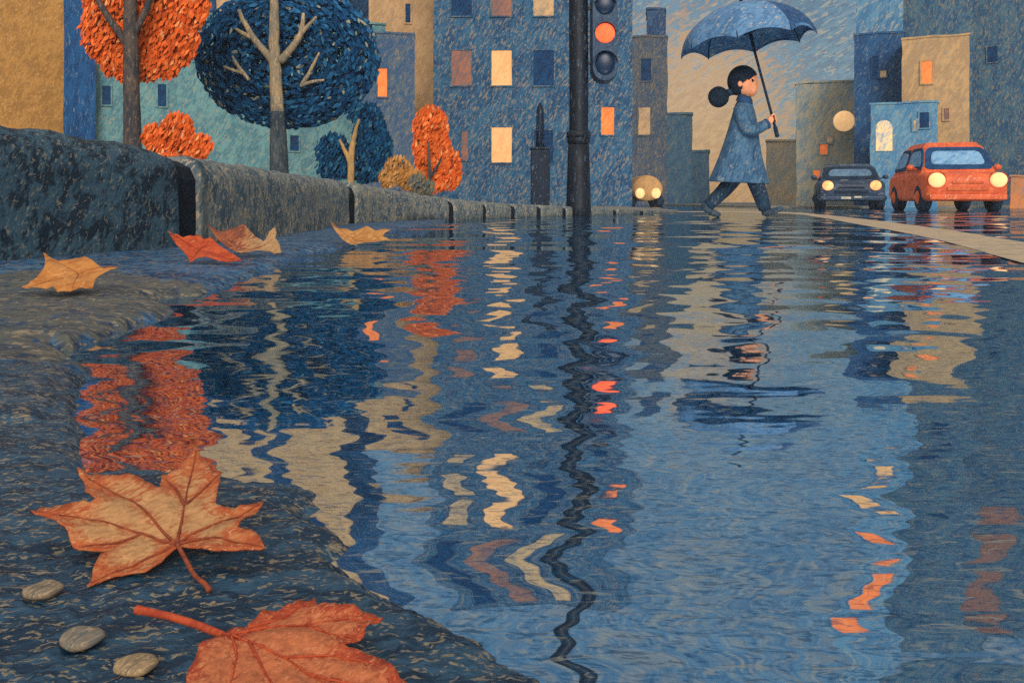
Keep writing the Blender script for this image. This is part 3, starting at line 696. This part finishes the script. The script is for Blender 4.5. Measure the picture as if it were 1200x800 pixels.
    # wheels
    for s in (-1, 1):
        for y in (.55, L - .6):
            w_ = thing('wheel', None, None, (0, 0, 0)); w_.parent = r
            wx = s * (hw - .10)
            bm = bmesh.new(); tube(bm, [(wx - .11, y, .27), (wx - .085, y, .27), (wx + .085, y, .27), (wx + .11, y, .27)], [.23, .272, .272, .23], 20, cap=False)
            bmesh.ops.holes_fill(bm, edges=bm.edges, sides=0); obj('tyre', bm, tyre, w_, smooth=False)
            bm = bmesh.new(); tube(bm, [(wx + s * .09, y, .27), (wx + s * .118, y, .27)], [.15, .13], 16); obj('rim', bm, trim, w_)
    return r
m_lamp = crayon('headlight_glow', (244, 190, 132), (230, 172, 116), u=.016, emit=.38, mot=.2)
m_lamp_o = crayon('orange_headlight_glow', (246, 150, 92), (236, 178, 122), u=.02, emit=.45, mot=.4)
m_tyre = crayon('tyre_rubber', (22, 44, 66), (14, 30, 48), (60, 80, 96), u=.016, fl=.04)
m_red = crayon('orange_car_paint', (212, 92, 44), (188, 76, 38), (220, 148, 104), u=.017, ang=58, fl=.055, rough=.5, spec=.3)
m_seal = crayon('window_seal', (24, 66, 106), (18, 50, 84), u=.016)
m_glass = crayon('car_glass', (110, 154, 188), (70, 118, 160), (150, 172, 186), u=.02, ang=30, rough=.25, spec=.6, fl=.05)
m_trim_r = crayon('car_trim', (196, 100, 60), (178, 76, 44), u=.017)
car('orange_car', 'small orange car with round cream headlights facing the puddle at the right', 1134, 17, 1.50, 2.9, .77, 1.38, -9, m_red, m_seal, m_glass, m_lamp, m_tyre, m_trim_r, lamp_x=.74, lamp_z=.60, lamp_r=.15)
m_navy = crayon('navy_car_paint', (34, 58, 84), (20, 38, 60), (120, 124, 120), u=.022, ang=10, fl=.06, rough=.45, spec=.35)
m_glass2 = crayon('misty_car_glass', (84, 112, 134), (62, 90, 118), u=.022, rough=.3, spec=.5)
m_trim_n = crayon('navy_car_trim', (24, 44, 66), (16, 32, 50), u=.02)
m_plate = crayon('pale_plate', (196, 186, 160), (160, 156, 140), u=.02)
car('navy_car', 'dark navy blue car with orange glowing headlights left of the orange car', 998, 23, 1.66, 3.0, .74, 1.2, -17, m_navy, m_trim_n, m_glass2, m_lamp_o, m_tyre, m_trim_n, plate=m_plate, lamp_x=.70, lamp_z=.60, lamp_r=.135, belt_w=.92, roof_w=.68)
# far car in the mist: headlight halo shaped as a rounded tan body, two lamps
d = 32; u = U(d); fc = thing('distant_car', 'distant car with tan headlight halo for a body by the foot of the grey building', 'car', (X(758, d), d, 0))
m_far = crayon('tan_halo_paint', (196, 148, 94), (172, 130, 88), (120, 118, 110), u=u, fl=.06, emit=.0)
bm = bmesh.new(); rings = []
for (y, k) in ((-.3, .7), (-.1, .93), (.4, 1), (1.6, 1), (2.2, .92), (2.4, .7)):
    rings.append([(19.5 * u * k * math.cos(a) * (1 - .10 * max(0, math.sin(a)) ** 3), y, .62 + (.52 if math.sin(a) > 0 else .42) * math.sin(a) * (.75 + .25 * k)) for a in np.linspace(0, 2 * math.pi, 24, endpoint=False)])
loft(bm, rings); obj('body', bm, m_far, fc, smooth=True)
for sx in (-9.3, 9.3):
    bm = bmesh.new(); ball(bm, (sx * u, -.28, Z(226.5, d)), (5.6 * u, .08, 6.2 * u), 16, 10); obj('headlight', bm, m_lamp, fc, smooth=True)
    for y in (.3, 1.8):
        bm = bmesh.new(); tube(bm, [(sx * 1.75 * u - .1, y, .2), (sx * 1.75 * u + .1, y, .2)], [.2, .2], 14); obj('wheel', bm, m_tyre, fc)

# ---------------------------------------------------------------- woman with umbrella
PD = 10.6; PU = U(PD); PX0 = 872
def P(zx, zy, y=0.0):
    d_ = PD + y; return (X(800 + zx / 3.81, d_) - X(PX0, PD), y, Z(60 + zy / 3.81, d_))
S = PU / 3.81                              # metres per tracing unit
wm = thing('person', 'woman in a blue coat striding right through the puddle holding an umbrella', 'person', (X(PX0, PD), PD, .028))
uu = .010
m_skin = crayon('skin', (250, 168, 126), (236, 150, 108), u=uu * .8, mot=.3)
m_hair = crayon('dark_hair', (22, 40, 58), (12, 26, 42), (60, 76, 90), u=uu * .8, fl=.02, ang=30)
m_coat = crayon('blue_coat', (66, 102, 132), (44, 76, 106), (126, 128, 122), u=uu, ang=66, fl=.07)
m_trou = crayon('dark_trousers', (30, 56, 80), (20, 40, 60), (96, 104, 106), u=uu, ang=60, fl=.06)
m_shoe = crayon('dark_shoes', (58, 74, 88), (38, 52, 66), (90, 88, 84), u=uu, fl=.05)
m_eye = crayon('eye_black', (22, 30, 40), (16, 24, 34), u=uu)
def remesh(o, vox, sm=6):
    m1 = o.modifiers.new('remesh', 'REMESH'); m1.mode = 'VOXEL'; m1.voxel_size = vox; m1.use_smooth_shade = True
    m2 = o.modifiers.new('smooth', 'SMOOTH'); m2.factor = .5; m2.iterations = sm
    return o
def T(bm, pts, n=5, seg=14):
    sp_ = smooth_path(pts, n); tube(bm, [q[:3] for q in sp_], [q[3] for q in sp_], seg)
AX0 = Vector(P((911 - 800) * 3.81, (163 - 60) * 3.81, -.24)); AX1 = Vector(P((866.5 - 800) * 3.81, (-22 - 60) * 3.81, -.24))
axd = (AX1 - AX0).normalized()
hand_c = AX0 + axd * (20.5 * PU)
wr = Vector(P(376, 338, -.235)); shd = (262, 268)
bm = bmesh.new()
ball(bm, P(275, 150), (60 * S, .150, 66 * S), 28, 20)                                 # skull
ball(bm, P(300, 178), (36 * S, .112, 38 * S), 20, 14)                                # jaw
ball(bm, P(334, 166), (8 * S, .024, 8 * S), 12, 8)                                    # nose
for s in (-1, 1): ball(bm, P(256, 157, s * .146), (11 * S, .022, 14 * S), 12, 8)        # ears
T(bm, [P(276, 205) + (.058,), P(274, 240) + (.062,), P(274, 256) + (.062,)])            # neck
T(bm, [P(274, 250) + (.07,), P(272, 290) + (.11,), P(268, 400) + (.13,), P(266, 480) + (.15,), P(268, 560) + (.14,)])
for s, path in ((-1, [shd, (288, 372)]), (1, [shd, (262, 380)])):
    if s < 0: T(bm, [P(*path[0], -.15) + (.06,), P(*path[1], -.22) + (.052,), tuple(wr) + (.034,), tuple(hand_c + Vector((-.035, -.01, -.02))) + (.032,)])
    else: T(bm, [P(*path[0], .15) + (.06,), P(*path[1], .22) + (.05,), P(272, 465, .21) + (.034,), P(280, 500, .21) + (.036,), P(284, 520, .21) + (.02,)])
legs = [[P(236, 560, .07) + (.085,), P(190, 625, .07) + (.062,), P(112, 700, .07) + (.045,)], [P(316, 560, -.07) + (.085,), P(342, 640, -.07) + (.062,), P(368, 716, -.07) + (.045,)]]
for l in legs: T(bm, l)
# gripping hand: palm behind the shaft, four fingers round it, thumb from the side
sx_ = axd.cross(Vector((0, 1, 0))).normalized(); sy_ = sx_.cross(axd).normalized()
ball(bm, hand_c - Vector((.030, -.0, .006)), (.036, .034, .050), 16, 12)
for k, (fr_, ln) in enumerate(((.009, .82), (.0095, .95), (.009, .88), (.008, .72))):
    c = hand_c + axd * (.036 - .024 * k)
    pts = []
    for j in range(7):
        a = R(200 - j * 44 * ln)
        pts.append(tuple(c + (sx_ * math.cos(a) + sy_ * math.sin(a)) * .030) + (fr_ * (1.1 - .05 * j),))
    T(bm, pts, 3, 8)
T(bm, [tuple(hand_c + Vector((-.034, -.024, .03))) + (.013,), tuple(hand_c + Vector((-.012, -.036, .052))) + (.011,), tuple(hand_c + Vector((.014, -.026, .060))) + (.009,)], 4, 8)
for s in (-1,):
    for k in range(4):                                                               # relaxed far hand
        T(bm, [P(282 + k * 3, 512, .19 + .014 * k) + (.010,), P(288 + k * 3, 530, .19 + .013 * k) + (.009,), P(286 + k * 3, 543, .185 + .012 * k) + (.008,)], 3, 8)
T(bm, [P(276, 500, .185) + (.012,), P(292, 512, .165) + (.010,), P(300, 524, .165) + (.008,)], 3, 8)
remesh(obj('body', bm, m_skin, wm), .0065, 5)
# face
for s in (-1, 1):
    bm = bmesh.new(); ball(bm, P(311, 143, s * .124), (6.5 * S, .030, 8 * S), 12, 10); obj('eye', bm, m_eye, wm, smooth=True)
    bm = bmesh.new(); tube(bm, [P(302, 124, s * .128), P(312, 121, s * .118), P(322, 124, s * .100)], .0045, 6); obj('eyebrow', bm, m_hair, wm)
bm = bmesh.new(); tube(bm, [P(322, 192, -.075), P(330, 190, -.04), P(333, 190, 0), P(330, 190, .04), P(322, 192, .075)], .004, 6); obj('mouth', bm, crayon('lips', (190, 92, 66), u=uu), wm)
# hair: cap without the face opening, fringe side, bun and tie
bm = bmesh.new(); ball(bm, P(268, 145), (68 * S, .168, 71 * S), 48, 36)
def face_zone(v):
    zx = (v.x / PU + PX0 - 800) * 3.81; zy = (H0 - (v.z - CAM) / PU - 60) * 3.81
    line = 112 + (335 - zx) * .56
    return zx > 250 and zy > line or (zy > 205)
bmesh.ops.delete(bm, geom=[f for f in bm.faces if face_zone(f.calc_center_median())], context='FACES')
hr = obj('hair', bm, m_hair, wm, smooth=True); so = hr.modifiers.new('thick', 'SOLIDIFY'); so.thickness = .03; so.offset = -1
bm = bmesh.new(); ball(bm, P(160, 215), (47 * S, .115, 47 * S), 24, 16)
T(bm, [P(232, 188) + (.055,), P(205, 196) + (.038,), P(184, 204) + (.055,)])
ball(bm, P(238, 186), (28 * S, .10, 22 * S), 20, 12)
for v in bm.verts: v.co += noise.noise_vector(v.co * 22) * .006
remesh(obj('ponytail', bm, m_hair, wm), .01, 3)
bm = bmesh.new(); tube(bm, [P(214, 192), P(204, 197)], [.046, .046], 14); obj('hair_tie', bm, crayon('hair_tie', (38, 74, 108), u=uu), wm)
# coat: A-line body, sleeves, collar
bm = bmesh.new(); rings = []
prof = [(598, 116, 386, .27), (590, 119, 386, .275), (540, 140, 374, .265), (480, 164, 358, .25), (420, 184, 346, .235), (360, 202, 338, .22), (310, 216, 331, .21), (275, 226, 322, .20), (250, 234, 313, .16), (232, 244, 306, .11), (214, 250, 300, .088)]
for (zy, a, b, ry) in prof:
    n = 36; ring = []
    for k in range(n):
        an = 2 * math.pi * k / n; x = math.cos(an); y = math.sin(an)
        fold = 1 + (.035 * math.sin(an * 7 + zy * .01)) * max(0, (zy - 330) / 270)
        sk = (zy - 300) / 300 * 6 * x if zy > 300 else 0
        ring.append(Vector(P((a + b) / 2 + (b - a) / 2 * x * fold, zy + sk, ry * y * fold)))
    rings.append(ring)
loft(bm, rings)
T(bm, [P(258, 266, -.135) + (.088,), P(268, 310, -.19) + (.086,), P(290, 362, -.235) + (.082,), P(330, 358, -.245) + (.070,), P(364, 342, -.24) + (.062,), P(378, 334, -.238) + (.058,)])
T(bm, [P(258, 266, .135) + (.088,), P(258, 310, .19) + (.082,), P(260, 380, .22) + (.075,), P(270, 470, .215) + (.060,)])
remesh(obj('coat', bm, m_coat, wm), .011, 4)
m_coat_dk = crayon('coat_trim', (40, 76, 114), (28, 60, 94), u=uu, fl=.03)
bm = bmesh.new(); rings = []
for (zy, a, b, ry) in ((240, 236, 314, .14), (222, 244, 312, .115), (206, 250, 304, .098), (214, 254, 298, .085)):
    rings.append([Vector(P((a + b) / 2 + (b - a) / 2 * math.cos(2 * math.pi * k / 24), zy + 8 * math.cos(2 * math.pi * k / 24), ry * math.sin(2 * math.pi * k / 24))) for k in range(24)])
loft(bm, rings, False); obj('collar', bm, m_coat_dk, wm, smooth=True)
bm = bmesh.new(); tube(bm, [P(372, 338, -.238), P(382, 333, -.238)], [.064, .062], 16); obj('cuff', bm, m_coat_dk, wm, smooth=True)
bm = bmesh.new(); T(bm, [P(326, 430, -.215) + (.006,), P(318, 478, -.232) + (.006,), P(322, 500, -.236) + (.006,)], 4, 6); obj('pocket', bm, m_coat_dk, wm)
bm = bmesh.new()
for l in legs: T(bm, [q[:3] + (q[3] + .03,) for q in l])
remesh(obj('trousers', bm, m_trou, wm), .01, 3)
for pts in ([P(96, 690, .07) + (.042,), P(108, 712, .07) + (.045,), P(138, 733, .07) + (.042,), P(166, 742, .07) + (.030,)],
            [P(358, 728, -.07) + (.042,), P(376, 730, -.07) + (.046,), P(410, 724, -.07) + (.038,), P(446, 709, -.07) + (.026,)]):
    bm = bmesh.new(); T(bm, pts); ball(bm, pts[1][:3], .052, 14, 10)
    if pts[0][0] < 0 and pts[0][1] > 0: pass
    a, b = Vector(pts[0][:3]), Vector(pts[2][:3])
    sh = remesh(obj('shoe', bm, m_shoe, wm), .008, 2)
# umbrella, held in her hand
um = thing('umbrella', 'open blue umbrella with scalloped edge held over the walking woman', 'umbrella', wm.location + hand_c)
L0 = -hand_c
rc = AX0 + axd * ((AX1 - AX0).length * .575) + Vector((-.10, 0, .01)); Rr = .775
ez = (axd + Vector((.10, 0, 0))).normalized(); exu = (Vector((1, 0, 0)) - ez * ez.x).normalized(); eyu = ez.cross(exu)
Hc = .50
def can(t_, a, off=0.0):
    n = 8; ph = ((a - R(22.5)) / (2 * math.pi) * n) % 1; sag = 4 * ph * (1 - ph)
    r_ = Rr * math.sin(t_ * math.pi / 2 * 1.0) ** 1.0 * (1 - .075 * sag * t_ ** 2)
    z_ = Hc * (math.cos(t_ * math.pi / 2)) ** 1.15 + .07 * sag * t_ ** 4 - .012 * sag * math.sin(t_ * math.pi)
    return rc + exu * (r_ * math.cos(a)) + eyu * (r_ * math.sin(a)) + ez * (z_ + off) + L0
m_um = [crayon('umbrella_cloth', (92, 130, 166), (64, 102, 142), (176, 164, 140), u=uu, ang=40, fl=.05), crayon('umbrella_cloth_shaded', (40, 78, 118), (28, 58, 96), (110, 126, 140), u=uu, ang=130, fl=.05)]
m_lin = crayon('umbrella_lining', (84, 128, 168), (52, 92, 136), (180, 172, 150), u=uu, ang=20, fl=.05)
A0 = R(14)
bm = bmesh.new(); NA, NTT = 64, 12
for off, mi in ((0, 0), (-.008, 2)):
    g_ = [[bm.verts.new(can(i / NTT * .985 + .015, R(22.5) + 2 * math.pi * k / NA, off)) for k in range(NA)] for i in range(NTT + 1)]
    for i in range(NTT):
        for k in range(NA):
            f = bm.faces.new((g_[i][k], g_[i][(k + 1) % NA], g_[i + 1][(k + 1) % NA], g_[i + 1][k]))
            pan = (k // 8)
            f.material_index = 2 if mi == 2 else (1 if pan in (0, 7, 6) else 0)  # right-hand panels darker: shade put into the cloth colour
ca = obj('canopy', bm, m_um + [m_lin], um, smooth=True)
m_rod = crayon('umbrella_shaft', (22, 46, 70), (14, 32, 52), (70, 90, 104), u=uu, fl=.03)
bm = bmesh.new(); tube(bm, [AX0 + L0 + axd * .10, rc + L0 + ez * (Hc + .02)], .016, 10); obj('shaft', bm, m_rod, um, smooth=True)
bm = bmesh.new(); tube(bm, [AX0 + L0, AX0 + L0 + axd * .12], [.026, .024], 12); obj('handle', bm, m_rod, um, smooth=True)
bm = bmesh.new(); tube(bm, [rc + L0 + ez * (Hc - .01), rc + L0 + ez * (Hc + .16)], [.024, .012], 10); obj('tip', bm, m_rod, um, smooth=True)
for k in range(8):
    a = 2 * math.pi * k / 8 + R(22.5)
    bm = bmesh.new(); tube(bm, [can(i / 10 * .99 + .01, a, -.016) for i in range(11)] , .007, 6); rb = obj('rib', bm, m_rod, um)
    bm = bmesh.new(); tube(bm, [rc + L0 + ez * .12, can(.55, a, -.02)], .006, 6); obj('strut', bm, m_rod, rb)

# ---------------------------------------------------------------- fallen leaves and pebbles
def leaf(name, label, outline, center, stem, veins, tilt, base_px, mats, mv, z0=.011, curl=.05, pig='vein', stem_r=2.2, dens=9, group='fallen leaves'):
    p0 = G(base_px[0], base_px[1], z0); o0 = Vector((0, 0, CAM)); ta = R(tilt); n = Vector((0, -math.sin(ta), math.cos(ta)))
    def pl(p):
        dr = Vector(((p[0] - 600) / F, 1, (H0 - p[1]) / F)); s = n.dot(p0 - o0) / n.dot(dr); return o0 + dr * s - p0
    us, vs_ = Vector((1, 0, 0)), Vector((0, math.cos(ta), math.sin(ta)))
    O2 = []
    for i in range(len(outline)):                       # serrate the edge
        a, b = np.array(outline[i], float), np.array(outline[(i + 1) % len(outline)], float)
        k = max(1, int(np.hypot(*(b - a)) / dens * 1.6))
        nn = np.array([-(b - a)[1], (b - a)[0]]) / max(1e-6, np.hypot(*(b - a)))
        for j in range(k):
            q = a + (b - a) * j / k
            if j: q = q + nn * random.uniform(-.14, .16) * dens
            O2.append(q)
    P2 = [pl(q) for q in O2]; W2 = [Vector((q.dot(us), q.dot(vs_))) for q in P2]
    nb = len(W2); xs = [q.x for q in W2]; ys = [q.y for q in W2]; size = max(max(xs) - min(xs), max(ys) - min(ys)); stp = size / 34
    V2 = [[pl(q) for q in v] for v in veins]; V2 = [[Vector((q.dot(us), q.dot(vs_))) for q in v] for v in V2]
    poly = [(q.x, q.y) for q in W2]
    gx_, gy_ = np.meshgrid(np.arange(min(xs), max(xs), stp), np.arange(min(ys), max(ys), stp)); gx_ = gx_ + (np.random.RandomState(3).rand(*gx_.shape) - .5) * stp * .5
    ok = poly_in(gx_, gy_, poly) & (poly_dist(gx_, gy_, poly) > stp * .35)
    pts = W2 + [Vector((a, b)) for a, b in zip(gx_[ok], gy_[ok])]
    vo, ed, fa, *_ = geometry.delaunay_2d_cdt(pts, [(i, (i + 1) % nb) for i in range(nb)], [], 1, 1e-7)
    A = np.array([[q.x, q.y] for q in vo]); dE = poly_dist(A[:, 0], A[:, 1], poly)
    dV = np.full(len(A), 1e9)
    for v in V2:
        for a, b in zip(v, v[1:]): dV = np.minimum(dV, poly_dist(A[:, 0], A[:, 1], [(a.x, a.y), (b.x, b.y)]))
    def relief(x, y, dv, de):
        q = Vector((x, y, 0)) / size
        return size * (curl * noise.noise(q * 2.6 + Vector((len(label), 0, 0))) + .035 * min(1, dv / (size * .10)) + .010 * noise.noise(q * 13))
    root = thing(name, label, 'leaf', p0, group)
    def at(x, y, h): return us * x + vs_ * y + n * h
    bm = bmesh.new()
    bv = [bm.verts.new(at(A[i, 0], A[i, 1], relief(A[i, 0], A[i, 1], dV[i], dE[i]))) for i in range(len(A))]
    for f in fa:
        try: bm.faces.new([bv[i] for i in f])
        except ValueError: pass
    me = bpy.data.meshes.new('blade')
    bmesh.ops.recalc_face_normals(bm, faces=bm.faces)
    bm.to_mesh(me); bm.free()
    at_ = me.attributes.new('pigment', 'FLOAT', 'POINT')
    e = np.clip(dE / (size * .10), 0, 1); w_ = np.clip(dV / (size * .05), 0, 1)
    val = np.clip(e * .55 + w_ * .35 - .05, 0, 1)
    if pig == 'right': val = np.clip((A[:, 0] - min(xs)) / (max(xs) - min(xs)) * 1.4 - .3, 0, 1)
    at_.data.foreach_set('value', val.astype(np.float32))
    o = obj('blade', me, mats, root, smooth=True)
    so = o.modifiers.new('thick', 'SOLIDIFY'); so.thickness = size * .006
    bm = bmesh.new()
    for v in V2:
        L_ = smooth_path([(q.x, q.y) for q in v], 4)
        tube(bm, [at(q[0], q[1], relief(q[0], q[1], 0, 0) + size * .012) for q in L_], [size * .0062 * (1 - .75 * i / (len(L_) - 1)) for i in range(len(L_))], 6)
    obj('vein', bm, mv, root, smooth=True)
    if stem:
        sp_ = [pl(q) for q in stem]
        uu_ = (sp_[0] + p0 - o0).y / F
        sp_ = smooth_path([tuple(q + n * size * .012) for q in sp_], 5); k = len(sp_)
        sp_ = [(q[0], q[1], max(q[2], .001)) for q in sp_]
        bm = bmesh.new(); tube(bm, sp_, [stem_r * uu_ * (1 + .35 * (i / k) ** 4) for i in range(k)], 8); obj('stem', bm, mv, root, smooth=True)
    return root
def zf(pts, ox, oy, k=2.4): return [(ox + a / k, oy + b / k) for a, b in pts]
lu = .00075
ml1 = crayon('tan_orange_leaf', (196, 106, 58), (176, 82, 44), (216, 160, 112), u=lu, ang=25, fl=.07, attr=(204, 150, 98), bump=.5, rough=.7, st=3, g=.68)
mv1 = crayon('leaf_vein', (138, 66, 40), (108, 52, 36), u=lu)
out1 = zf([(500, 345), (530, 362), (600, 385), (660, 378), (748, 368), (725, 335), (672, 318), (690, 290), (715, 265), (742, 215), (690, 226), (632, 238), (608, 236), (612, 210), (625, 140), (592, 140), (578, 110), (553, 72), (522, 108), (505, 130), (455, 140), (452, 190), (437, 188), (400, 160), (380, 150), (300, 142), (218, 128), (238, 165), (240, 195), (272, 220), (255, 230), (190, 228), (85, 240), (135, 265), (185, 300), (205, 338), (240, 345), (300, 348), (275, 385), (245, 455), (310, 425), (375, 410), (412, 420), (445, 398), (490, 352)], 0, 500)
leaf('maple_leaf', 'large tan and orange maple leaf lying open on the wet shore', out1, None,
     zf([(498, 335), (520, 375), (548, 425), (575, 448), (590, 468)], 0, 500),
     [zf(v, 0, 500) for v in ([(498, 335), (512, 270), (528, 190), (553, 85)], [(498, 335), (430, 270), (370, 215), (240, 140)], [(498, 335), (400, 300), (290, 270), (100, 243)], [(498, 335), (430, 360), (350, 390), (255, 445)], [(498, 335), (570, 300), (650, 265), (735, 222)], [(498, 335), (590, 335), (660, 350), (740, 366)], [(400, 300), (330, 320), (230, 335)], [(520, 230), (570, 190), (615, 150)], [(520, 230), (490, 180), (465, 150)])],
     14, (110, 690), ml1, mv1, stem_r=2.6, curl=.06)
ml2 = crayon('red_orange_leaf', (188, 82, 46), (162, 62, 36), (214, 136, 92), u=lu * .8, ang=35, fl=.10, attr=(206, 116, 72), bump=.5, rough=.7, st=4, g=.68)
mv2 = crayon('red_leaf_vein', (170, 72, 40), (140, 54, 34), u=lu)
out2 = zf([(612, 606), (640, 588), (690, 575), (735, 530), (790, 520), (808, 505), (890, 487), (893, 520), (930, 522), (985, 522), (1078, 540), (1030, 575), (1025, 600), (968, 626), (1010, 640), (1050, 652), (1085, 668), (1115, 695), (1150, 730), (1210, 760), (1130, 800), (1140, 850), (1010, 840), (960, 900), (860, 850), (760, 870), (640, 900), (600, 830), (500, 820), (530, 760), (525, 720), (545, 690), (560, 640)], 0, 500)
leaf('maple_leaf', 'red-orange maple leaf with a long stem at the bottom edge of the shore', out2, None,
     zf([(625, 592), (560, 565), (480, 540), (420, 527), (385, 520)], 0, 500),
     [zf(v, 0, 500) for v in ([(625, 595), (750, 640), (860, 690), (1010, 790)], [(650, 603), (760, 570), (880, 560), (1060, 543)], [(700, 575), (790, 540), (880, 495)], [(650, 605), (665, 660), (640, 760), (620, 870)], [(700, 622), (760, 720), (850, 840)], [(800, 660), (920, 650), (1050, 672)], [(860, 692), (960, 720), (1130, 730)], [(860, 560), (930, 590), (1000, 600)])],
     8, (300, 862), ml2, mv2, z0=.011, stem_r=4.6, curl=.05)
lt = .0022
ml3 = crayon('ochre_leaf', (206, 138, 72), (182, 112, 54), (222, 168, 110), u=lt, ang=20, fl=.05, g=.68, rough=.75, bump=.4)
mv3 = crayon('ochre_vein', (150, 88, 46), (128, 74, 40), u=lt)
leaf('ochre_leaf', 'ochre leaf lying alone on the dry patch of asphalt below the first kerb block',
     zf([(62, 238), (82, 226), (104, 212), (128, 190), (132, 172), (125, 150), (165, 160), (210, 150), (240, 150), (270, 172), (300, 178), (336, 168), (312, 184), (290, 197), (270, 215), (262, 237), (225, 242), (200, 250), (165, 254), (152, 240), (110, 239)], 0, 240), None, None,
     [zf(v, 0, 240) for v in ([(326, 172), (270, 180), (200, 200), (130, 236)], [(220, 192), (180, 172), (140, 160)], [(220, 194), (215, 220), (205, 246)], [(180, 208), (130, 215), (80, 234)])], 30, (70, 347), ml3, mv3, z0=.021, curl=.10, dens=5)
ml4 = crayon('scarlet_leaf', (206, 88, 44), (176, 66, 34), (214, 120, 76), u=lt * 1.3, ang=20, fl=.06, g=.68, rough=.75, bump=.4)
mv4 = crayon('scarlet_vein', (136, 52, 34), (116, 42, 30), u=lt)
leaf('scarlet_leaf', 'scarlet leaf curled against the kerb at the first joint between blocks',
     zf([(475, 83), (498, 92), (520, 100), (565, 95), (574, 101), (592, 92), (606, 106), (620, 120), (650, 138), (682, 160), (640, 168), (600, 162), (560, 159), (535, 166), (528, 150), (520, 140), (495, 115)], 0, 240), None, None,
     [zf(v, 0, 240) for v in ([(480, 88), (540, 118), (600, 140), (675, 160)], [(560, 126), (580, 110), (592, 96)], [(560, 128), (550, 145), (540, 160)])], 40, (223, 310), ml4, mv4, z0=.020, curl=.12, dens=4)
ml5 = crayon('brown_leaf', (170, 92, 58), (128, 72, 54), (200, 140, 96), u=lt * 1.3, ang=40, fl=.06, g=.68, attr=(196, 152, 106), rough=.75, bump=.4)
leaf('brown_leaf', 'brown leaf with a pale torn end standing behind the scarlet leaf',
     zf([(583, 52), (600, 64), (622, 76), (668, 70), (690, 64), (712, 84), (742, 112), (752, 100), (760, 84), (776, 68), (780, 84), (776, 98), (786, 112), (792, 135), (770, 140), (760, 136), (740, 140), (715, 142), (680, 141), (640, 128), (612, 106)], 0, 240), None, None,
     [zf(v, 0, 240) for v in ([(586, 56), (630, 92), (690, 124), (770, 138)], [(650, 105), (670, 90), (685, 72)], [(720, 132), (745, 122), (770, 100)])], 48, (283, 301), ml5, mv1, z0=.020, curl=.14, pig='right', dens=4)
ml6 = crayon('golden_leaf', (204, 146, 84), (178, 118, 60), (220, 172, 118), u=lt * 1.8, ang=20, fl=.05, g=.68, rough=.75, bump=.4)
leaf('golden_leaf', 'golden leaf resting at the water edge under the second kerb joint',
     zf([(930, 50), (938, 60), (946, 69), (970, 70), (992, 72), (1012, 64), (1030, 60), (1042, 68), (1056, 76), (1078, 74), (1100, 79), (1084, 86), (1076, 92), (1100, 103), (1080, 103), (1060, 105), (1040, 106), (1020, 112), (990, 112), (972, 106), (958, 98), (946, 84)], 0, 240), None, None,
     [zf(v, 0, 240) for v in ([(934, 54), (970, 82), (1020, 96), (1092, 101)], [(990, 88), (1010, 76), (1028, 66)])], 42, (400, 287), ml6, mv3, z0=.012, curl=.12, dens=4)

m_peb = [crayon('tan_pebble', (136, 116, 94), (96, 88, 78), (160, 138, 106), u=lu, ground=True, bump=.6), crayon('grey_pebble', (120, 106, 90), (88, 88, 84), (150, 130, 104), u=lu, ground=True), crayon('sand_pebble', (152, 126, 94), (112, 96, 76), (170, 146, 110), u=lu, ground=True, bump=.6)]
for (px, py, rx, mt, lb) in ((51, 691, 22, m_peb[0], 'small tan pebble under the left tip of the big leaf'), (96, 747, 26, m_peb[1], 'flat grey pebble in the middle of the three in a row'), (160, 778, 26, m_peb[2], 'sandy oval pebble nearest the stem of the red-orange leaf')):
    p = G(px, py, .013); r_ = rx / F * p.y
    bm = bmesh.new(); ball(bm, (0, 0, 0), (r_, r_ * .9, r_ * .34), 28, 18)
    for v in bm.verts: v.co += noise.noise_vector(v.co * 130 + Vector((px, 0, 0))) * r_ * .13
    o = obj('pebble', bm, mt, smooth=True, loc=p); tag(o, lb, 'pebble', 'pebbles on the shore')

# ---------------------------------------------------------------- rain mist between the houses
bm = bmesh.new(); box(bm, -162, 162, -102, 222, -1.05, 24)
hm = bpy.data.materials.new('rain_mist'); hm.use_nodes = True; ht = NT(hm.node_tree); ht.n.clear()
ho = ht.new('ShaderNodeOutputMaterial'); hv = ht.new('ShaderNodeVolumePrincipled')
hv.inputs['Color'].default_value = (.66, .62, .56, 1); hv.inputs['Density'].default_value = .0016
ht.link(hv.outputs[0], ho.inputs['Volume'])
tag(obj('haze', bm, hm), kind='stuff')
